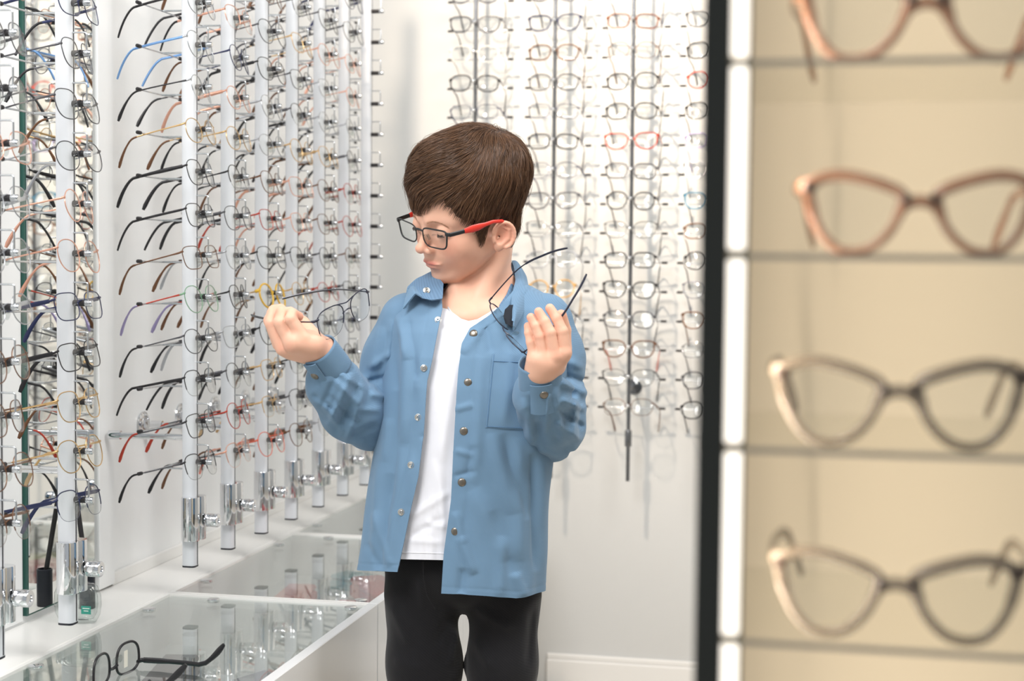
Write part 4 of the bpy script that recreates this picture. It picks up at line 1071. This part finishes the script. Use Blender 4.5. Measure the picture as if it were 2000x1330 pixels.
# ---- sleeves
SF = [ # folds on the sleeves in picture positions
 (690, 725, 640, 835, 8, .005), (700, 745, 655, 850, 6, -.004), (712, 760, 675, 865, 7, .005), (668, 715, 625, 800, 6, -.0035), (650, 740, 700, 790, 7, .004), (640, 770, 700, 830, 6, -.004), (622, 775, 672, 845, 6, .0045),
 (655, 725, 715, 760, 5, .003), (612, 770, 650, 800, 5, -.004), (720, 720, 765, 690, 8, .005), (718, 745, 765, 735, 6, -.006), (722, 770, 760, 775, 7, .004), (745, 640, 725, 720, 9, .003), (760, 650, 740, 740, 6, -.0035),
 (768, 625, 752, 700, 8, .004), (700, 800, 745, 800, 7, .003), (690, 850, 735, 830, 7, -.003),
 (1060, 770, 1045, 880, 6, -.003), (1020, 780, 1040, 870, 8, .004), (1035, 775, 1062, 880, 6, -.003), (1085, 760, 1100, 870, 7, .004), (1095, 780, 1145, 800, 7, .006), (1090, 800, 1140, 835, 6, -.006), (1085, 825, 1135, 860, 7, .005),
 (1095, 745, 1150, 770, 8, .006), (1095, 730, 1140, 745, 6, -.005), (1080, 850, 1120, 890, 7, -.004), (1095, 700, 1140, 720, 8, .003), (1050, 880, 1100, 895, 7, .003), (1110, 640, 1128, 720, 9, .003), (1090, 660, 1110, 740, 8, -.003),
 (1128, 770, 1120, 850, 6, .005), (1072, 765, 1066, 845, 5, .004), (1025, 800, 1022, 850, 6, -.003)]
def sleeveL(P):
    d = chain(P, [C(800, 632, -.015), C(772, 700, -.018), C(728, 820, -.012)], [.047, .046, .041], .02)
    e = chain(P, [C(722, 828, .000), C(686, 798, .030), C(651, 748, .075), C(640, 722, .098)], [.040, .044, .0375, .0255], .02)
    d = smin(d, e, .012)
    px = to_px(P); return d-folds(px, SF)*.9-.0010*wob(P, 70, 5)
def sleeveR(P):
    d = chain(P, [C(1062, 628, -.012), C(1080, 700, -.018), C(1090, 830, -.004)], [.044, .0455, .043], .02)
    e = chain(P, [C(1078, 848, .018), C(1066, 815, .060), C(1058, 770, .115), C(1056, 750, .140)], [.042, .043, .0375, .0285], .02)
    d = smin(d, e, .012)
    px = to_px(P); return d-folds(px, SF)*.9-.0010*wob(P, 70, 6)
def slv(fn, lo, hi):
    V, Q = iso(fn, lo, hi, .0030, 1.4); return link('sleeve', np_mesh('sleeve', V, Q, TB), M_denim, shirt)
slv(sleeveL, C(580, 930, -.09)*np.array([1, 1, 1]), np.array([C(850, 0)[0], C(0, 560)[1], .14]))
slv(sleeveR, np.array([C(985, 0)[0], C(0, 940)[1], -.09]), np.array([C(1185, 0)[0], C(0, 555)[1], .19]))
# ---- cuffs: open rings round the wrists
def cuff(A, Bp, ra, rb, sq, side, name='cuff', snap=None, gap=None):
    A = np.array(A); Bp = np.array(Bp); ax = (Bp-A)/np.linalg.norm(Bp-A)
    vx = np.cross(ax, np.array([0, 0, 1.0])); vx /= np.linalg.norm(vx); vz = np.cross(vx, ax)
    n, m = 73, 12; th = np.linspace(0, 2*math.pi, n); t = np.linspace(0, 1, m)
    Gx = np.zeros((m, n, 3))
    for i, q in enumerate(t):
        r = ra+(rb-ra)*q; w = 1+.02*np.sin(3*th+q*2)+.015*np.sin(5*th)
        edge = .0012*np.exp(-((q-.06)/.05)**2)*-1-.0007*np.exp(-((q-.93)/.03)**2)
        Gx[i] = (A+(Bp-A)*q)[None]+((r*w+edge)[:, None])*(np.cos(th)[:, None]*vx*1.0+np.sin(th)[:, None]*vz*sq)
    V, Fq = solid(Gx, .0022*side)
    c = link(name, np_mesh(name, V, Fq, TB), M_denim, shirt); return c, ax, vx, vz
CL = cuff(C(651, 724, .092), C(620, 681, .122), .0278, .0258, .92, 1)
CR = cuff(C(1056, 757, .136), C(1053, 708, .160), .0292, .0280, .90, 1)
def button(px_, py_, off=0.0, n=None, r=.0064, m=None, ring=False, parent=None, p3=None):
    p = front3(px_, py_, off)[0] if p3 is None else np.array(p3)
    if n is None:
        a = front3(px_+3, py_, off)[0]; b = front3(px_-3, py_, off)[0]; c = front3(px_, py_-3, off)[0]; d = front3(px_, py_+3, off)[0]
        n = np.cross(a-b, c-d); n /= np.linalg.norm(n); n = n*.6+np.array([0, 0, .4])
    q = Vector((0, 0, 1)).rotation_difference(Vector(n.tolist())).to_matrix().to_4x4(); q.translation = Vector(p.tolist())
    if ring: pr = [(.0001, .0012), (.0014, .0012), (.0016, .0030), (.0022, .0030), (.0026, .0014), (.0038, .0012), (.0042, .0020), (.0050, .0018), (.0053, .0004), (.0053, -.001)]
    else: pr = [(.0001, .0029), (r*.4, .0028), (r*.75, .0023), (r*.93, .0014), (r, .0004), (r, -.001)]
    mb = MB(); mb.lathe(pr[::-1], (0, 0, 0), 24, TB @ q)
    return mb.build('snap_socket' if ring else 'snap_button', m or (M_snaps if ring else M_snap), parent or shirt)
for (bx, by) in ((925, 652), (914, 747), (906, 842), (902, 942), (889, 1038)): button(bx, by, .0016)
for (bx, by) in ((857, 625), (829, 719), (818, 815), (804, 908), (785, 1000)): button(bx-1, by, .0008, ring=True)
# cuff tabs with a snap, folded over the slit
def tab(cf, A, Bp, ra, sq, th0, th1, q0, q1, thb, qb):
    c, ax, vx, vz = cf; A = np.array(A); Bp = np.array(Bp)
    def pt(th, q, r): return A+(Bp-A)*q+r*(math.cos(th)*vx+math.sin(th)*vz*sq)
    Gq = np.zeros((16, 12, 3))
    for i, q in enumerate(np.linspace(q1, q0, 16)):
        for j, th in enumerate(np.linspace(th0, th1, 12)):
            e = .0012*(1-abs(2*j/11-1)**6)
            Gq[i, j] = pt(math.radians(th), q, ra+.0022+e+.004*max(0, -q))
    o = sheet('cuff_tab', Gq, .002, M_denim, shirt, flip=False)
    th = math.radians(thb); button(0, 0, p3=pt(th, qb, ra+.0046), n=(math.cos(th)*vx+math.sin(th)*vz), parent=o)
tab(CL, C(651, 724, .092), C(620, 681, .122), .0278, .92, 152, 112, -.45, .96, 136, .50)
tab(CR, C(1056, 757, .136), C(1053, 708, .160), .0292, .90, 118, 62, -.55, .55, 84, .20)
# ---- collar
def strip(name, I, O, th=.0022, nn=46, mm=14, bulge=.004, m=M_denim, flip=False, par=None):
    I = np.array([C(*p) for p in I]); O = np.array([C(*p) for p in O])
    def rs_(Pp):
        s = np.concatenate([[0], np.cumsum(np.linalg.norm(np.diff(Pp, axis=0), axis=1))]); t = np.linspace(0, s[-1], nn)
        X_ = np.stack([np.interp(t, s, Pp[:, k]) for k in range(3)], 1)
        for _ in range(2): X_[1:-1] = (X_[:-2]+2*X_[1:-1]+X_[2:])/4
        return X_
    a, b = rs_(I), rs_(O); q = np.linspace(0, 1, mm)[:, None, None]
    Gq = a[None]*(1-q)+b[None]*q; Gq = Gq+np.sin(np.pi*q)*bulge*np.array([0, .35, .9])
    return sheet(name, Gq, th, m, par or shirt, flip=flip)
strip('collar', [(1001, 511, -.075), (1005, 527, -.045), (1008, 550, -.010), (1001, 575, .030), (999, 590, .052), (1003, 605, .068), (1003, 622, .078)],
      [(1014, 520, -.080), (1026, 540, -.050), (1031, 565, -.005), (1028, 590, .030), (1017, 618, .062), (1001, 645, .088)], bulge=.007, flip=True)
strip('collar', [(1008, 513, -.075), (930, 530, -.090), (880, 532, -.060), (846, 533, -.030), (815, 545, -.010), (797, 562, .005)],
      [(1014, 524, -.082), (930, 545, -.100), (868, 548, -.070), (826, 556, -.030), (802, 578, .010), (789, 604, .030)], bulge=.006, m=M_denim, flip=True)
strip('collar_stand', [(843, 532, -.018), (825, 541, .000), (805, 555, .014), (798, 565, .020)], [(866, 556, .022), (864, 585, .050), (845, 588, .062), (824, 583, .052)], bulge=.004, m=M_denim2, flip=True)
strip('collar', [(806, 557, .016), (800, 566, .022), (797, 575, .026)], [(824, 582, .054), (812, 575, .050), (789, 604, .046)], bulge=.003, flip=True)
button(0, 0, p3=C(833, 568, .046), n=np.array([.1, .3, .9]), ring=True)
strip('collar_dark_patch', [(996, 598, .064), (986, 606, .069), (984, 620, .073), (990, 632, .076)], [(1000, 597, .062), (1006, 606, .066), (1007, 620, .072), (1001, 642, .084)], bulge=.001, m=M_collar_dark, flip=True)  # near-black patch set into the fold under the right collar wing
# collar inside, behind the right wing
strip('collar_stand', [(1002, 520, -.060), (1000, 545, -.030), (990, 575, .000), (975, 597, .030)], [(1016, 560, -.050), (1012, 590, -.010), (1006, 610, .030), (990, 628, .056)], bulge=.001, m=M_denim2, flip=True)
# ---- pocket, yoke and armhole seams
def patch(name, xs0, xs1, rows, off, th, m=M_denim, n=26):
    rows = np.linspace(rows[0], rows[1], n); Gq = []
    for i, r_ in enumerate(rows):
        t = i/(n-1); X_ = np.linspace(xs0[0]+(xs0[1]-xs0[0])*t, xs1[0]+(xs1[1]-xs1[0])*t, n)
        Gq.append(front3(X_, np.full(n, r_)+(X_-xs0[0])*.05, off))
    return sheet(name, np.array(Gq), th, m, shirt, flip=True)
pk = patch('pocket', (962, 948), (1068, 1060), (690, 836), .0030, .0020)
def stitch(pts, off=.0006, r=.0005, par=None, name='seam'):
    P_ = []
    for a, b in zip(pts[:-1], pts[1:]):
        for i in range(8):
            P_.append((a[0]+(b[0]-a[0])*i/8, a[1]+(b[1]-a[1])*i/8))
    P_.append(pts[-1]); P_ = np.array(P_); Q_ = front3(P_[:, 0], P_[:, 1], off)
    m = MB(); m.tube([TB @ Vector(q.tolist()) for q in Q_], r, 5); return m.build(name, M_stitch, par or shirt)
stitch([(964, 705), (1064, 710)], .0036, par=pk); stitch([(965, 692), (951, 834)], .0036, par=pk); stitch([(951, 833), (1055, 838)], .0036, par=pk)
stitch([(1034, 588), (1060, 597), (1090, 607), (1108, 625)]); stitch([(1108, 606), (1114, 640), (1112, 700)], .001); stitch([(783, 600), (772, 640), (766, 700)], .001)
# ---- T-shirt
rowsT = np.linspace(0, 1, 120); NX = 90
neck = lambda X_: it(X_, [800, 850, 864, 869, 882, 899, 915, 934, 958, 985, 1010, 1060], [560, 575, 585, 592, 611, 624, 629, 625, 611, 592, 575, 560])
Gt = []
for t in rowsT:
    X_ = np.linspace(838-60*t**.5, 985+15*t, NX); top = neck(X_); r_ = top+(1093+(X_-825)*.02-top)*t
    _, z = shell_pt(thx(X_, r_), r_, -.011); 
    f = folds(np.stack([X_, r_], 1), [(890, 700, 860, 900, 14, .003), (880, 960, 800, 1010, 8, .002), (870, 1010, 795, 1050, 7, -.002), (900, 640, 860, 800, 10, -.002), (850, 900, 870, 1040, 10, .002), (830, 1020, 870, 1030, 6, .002), (800, 1055, 865, 1060, 6, .0015)])
    zt_ = z-.004+f-.030*np.clip((625-r_)/60, 0, 1)**1.3+.0008*np.sin(X_*.3)*t**3
    Gt.append(to3(X_, r_, zt_+.0008*(abs(r_-(top+9)) > 5)*0))
Gt = np.array(Gt); tee = sheet('t_shirt', Gt, .0015, M_tee, boy, flip=True)
m = MB(); i0 = [TB @ Vector((p+np.array([0, -.0028, .0006])).tolist()) for p in Gt[0][8:-8]]; m.tube(i0, [(.0014, .0042)]*len(i0), 8, ref=up); m.build('neck_rib', M_tee, tee)
m = MB(); i0 = [TB @ Vector((p+np.array([0, .0, .0003])).tolist()) for p in Gt[-4]]; m.tube(i0, .0006, 5); m.build('hem_seam', M_tee, tee)
# ---- trousers and shoes
def flr(px_, z):        # point of the boy's feet: straight below, on the floor (front space)
    w_ = FS @ Vector(C(px_, 1330, z).tolist()); w_.z = 0; return np.array((FSI @ w_))
kneeL, kneeR = C(829, 1430, .0), C(975, 1430, .0); ankL = flr(838, -.02)+np.array([0, .075, 0]); ankR = flr(966, -.02)+np.array([0, .075, 0])
JF = [(760, 1180, 800, 1260, 9, .003), (880, 1200, 850, 1260, 8, -.003), (895, 1230, 880, 1300, 7, .004), (770, 1290, 830, 1310, 8, .002), (930, 1190, 1000, 1230, 9, .003), (1040, 1190, 1030, 1300, 8, -.003), (925, 1250, 960, 1310, 8, .003), (820, 1130, 825, 1190, 5, .002)]
def pants(P):
    d = ell(P, C(904, 1090, -.010), (.119, .078, .083))
    l = chain(P, [C(822, 1160, -.004), C(829, 1300, -.002), kneeL, ankL], [.0555, .0515, .043, .038], .03)
    r = chain(P, [C(986, 1160, -.004), C(981, 1300, -.002), kneeR, ankR], [.0555, .0480, .043, .038], .03)
    d = smin(smin(d, l, .02), smin(d, r, .02), .004)
    return d-folds(to_px(P), JF)*np.clip(P[:, 2]*40, 0, 1)-.0007*wob(P, 60, 9)
V, Q = iso(pants, np.array([C(730, 0)[0], ankL[1]-.04, -.16]), np.array([C(1080, 0)[0], C(0, 1050)[1], .14]), .0045)
tr = link('trousers', np_mesh('trousers', V, Q, TB), M_jean, boy)
m = MB(); m.tube([TB @ Vector(C(a, b, .079+c).tolist()) for a, b, c in ((826, 1098, 0), (827, 1130, 0), (834, 1165, .0), (850, 1190, -.006))], .0008, 5); m.build('fly_seam', M_jean, tr)
M_shoe = mat('black_shoe', lin(40, 40, 44), .5); M_sole = mat('white_sole', lin(220, 220, 216), .6)
for a in (ankL, ankR):
    w_ = FS @ Vector(a.tolist()); x0, y0 = w_.x-BOY.x, w_.y-BOY.y
    V, Q = iso(lambda P: smax(smin(cap(P, (0, .03, .045), (0, -.02, .085), .036, .034), smin(cap(P, (0, .035, .035), (.005, -.11, .030), .034, .030), cap(P, (0, 0, .03), (-.004, -.06, .03), .037), .02), .02), -(P[:, 2]-.018), .004), (-.06, -.16, 0), (.06, .09, .13), .006)
    s_ = link('shoe', np_mesh('shoe', V+np.array([x0, y0, 0]), Q), M_shoe, boy)
    V, Q = iso(lambda P: smax(np.minimum(cap(P*np.array([1, 1, 0]), (0, .035, 0), (.004, -.115, 0), .037, .034), 9), np.abs(P[:, 2]-.0112)-.011, .003), (-.06, -.16, -.02), (.06, .09, .04), .005)
    link('sole', np_mesh('sole', V+np.array([x0, y0, 0]), Q), M_sole, s_)
# ------------------------------------------------------------------ the glasses he wears and holds
def place(g, A, u_, t_, anchor_local, anchor_front):
    """put eyeglasses g so that its x axis is u_, its y axis (temples) t_, in front space, with anchor_local at anchor_front"""
    u_ = Vector(u_).normalized(); t_ = Vector(t_); t_ = (t_-u_*t_.dot(u_)).normalized(); v_ = u_.cross(t_)
    M = Matrix((u_, t_, v_)).transposed().to_4x4(); M = FS @ M
    p = FS @ Vector(np.asarray(anchor_front).tolist()); q = (M.to_3x3() @ Vector(anchor_local)); M.translation = p-q
    g.matrix_world = M; g.location = M.translation; g.rotation_euler = M.to_euler()
FM['bright red'] = mat('frame_bright_red', lin(214, 58, 46), .35, noise=(200, .03)); FM['worn black'] = mat('frame_worn_black', lin(30, 32, 34), .4, noise=(200, .03)); FM['dark navy'] = mat('frame_dark_navy', lin(40, 42, 58), .3)
gw = thing('eyeglasses', 'black rectangular eyeglasses with red temples worn by the boy', 'eyeglasses', (0, 0, 0))
ol = []
for i in range(56):
    a_ = 2*math.pi*i/56; c_, s_ = math.cos(a_), math.sin(a_); q_ = math.copysign(abs(s_)**.42, s_)
    q_ = q_*(1-.34*max(0, -c_)**2) if q_ < 0 else q_
    ol.append((.0262*math.copysign(abs(c_)**.42, c_)*(1+.07*q_)+.0012*q_, .0152*q_-(.0022 if q_ > 0 else 0)*(1-(c_+1)/2)))
fr = MB(); cx = .0345
for s in (-1, 1):
    pts = [(s*(cx+x*.98), 1.6*(cx+x)**2, z*.98-.004) for x, z in ol]
    fr.tube(pts, [(.0010, .0013)]*len(pts), 8, closed=True)

    gl = gmesh('rect', 'wire', 'broad')
    L = MB(); n = len(ol); V_ = [(s*(cx+x*.97), 1.6*(cx+x)**2+q, z*.97-.004) for q in (-.0006, .0006) for x, z in ol]
    Fc = [tuple(range(n)), tuple(range(n, 2*n))[::-1]]+[(i, i+n, (i+1) % n+n, (i+1) % n) for i in range(n)]
    L.add(V_, [q if s == 1 else q[::-1] for q in Fc]); L.build('lens', M_lens, gw, smooth=False)
    fr.tube([(s*.0600, 1.6*.0600**2-.0008, .0060), (s*.0645, 1.6*.0640**2-.0006, .0058), (s*.0670, .0085, .0055)], [(.0012, .0030)]*3, 8, ref=(0, 0, 1))
    T = MB(); T.tube([(s*.0675, .0075, .0055), (s*.0690, .016, .0053), (s*.0705, .032, .0050)], [(.0016, .0032)]*3, 10, ref=(0, 0, 1)); tq = T.build('temple', FM['worn black'], gw)
    T = MB(); T.tube([(s*.0705, .0315, .0050), (s*.0725, .045, .0052), (s*.0745, .056, .0055), (s*.0755, .066, .0062), (s*.0765, .080, .0068), (s*.0770, .096, .0035), (s*.0755, .108, -.008), (s*.0725, .118, -.024)],
           [(.0018, .0036), (.0018, .0055), (.0018, .0050), (.0017, .0032), (.0017, .0028), (.0016, .0026), (.0016, .0024), (.0014, .0020)], 10, ref=(0, 0, 1)); q_ = T.build('temple_tip', FM['bright red'], tq); q_['label'] = 'red temple end'
    P_ = MB(); P_.tube([(s*.0078, .001, -.004), (s*.0080, .006, -.004), (s*.0086, .0075, -.008)], .0005, 5); P_.tube([(s*.0088, .0078, -.004), (s*.0102, .0095, -.0125)], [(.0010, .0024), (.0010, .0026)], 8, ref=(0, 1, 0)); P_.build('nose_pad', M_pad, gw)
fr.tube([(-.0085, .0, .0035), (-.004, -.0012, .0052), (.004, -.0012, .0052), (.0085, .0, .0035)], [(.0011, .0015)]*4, 8)
fr.build('frame', FM['worn black'], gw)
MGW = FS @ Matrix.Translation(Vector(OH.tolist())) @ Matrix(RH.tolist()).to_4x4() @ Matrix(((1, 0, 0, 0), (0, 0, 1, -.0085), (0, -1, 0, .0905), (0, 0, 0, 1)))
gw.location = MGW.translation; gw.rotation_euler = MGW.to_euler()
def held(label, shape, kind, col, tcol, u_, t_, anchor_front, s):
    g = eyeglasses(label, col, tcol, shape, kind, 'held', (0, 0, 0), (0, 0, 0), None, tcol=tcol)
    W = gmesh(shape, kind, 'held')['W']
    place(g, None, u_, t_, (s*(W+.004), .006, .0065), anchor_front); return g
# front-space axes: x right, y up, z towards the viewer
held('dark metal aviator eyeglasses held in the hand on the left of the photo', 'aviator', 'half', 'dark navy', 'gunmetal', (.47, .33, -.82), (-.86, .07, -.50), C(615, 628, .160), -1)
held('dark half-rim eyeglasses with blue-black temples held in the hand on the right', 'slim', 'half', 'dark navy', 'dark navy', (.373, -.587, .719), (.72, .62, .27), C(1022, 688, .164), 1)
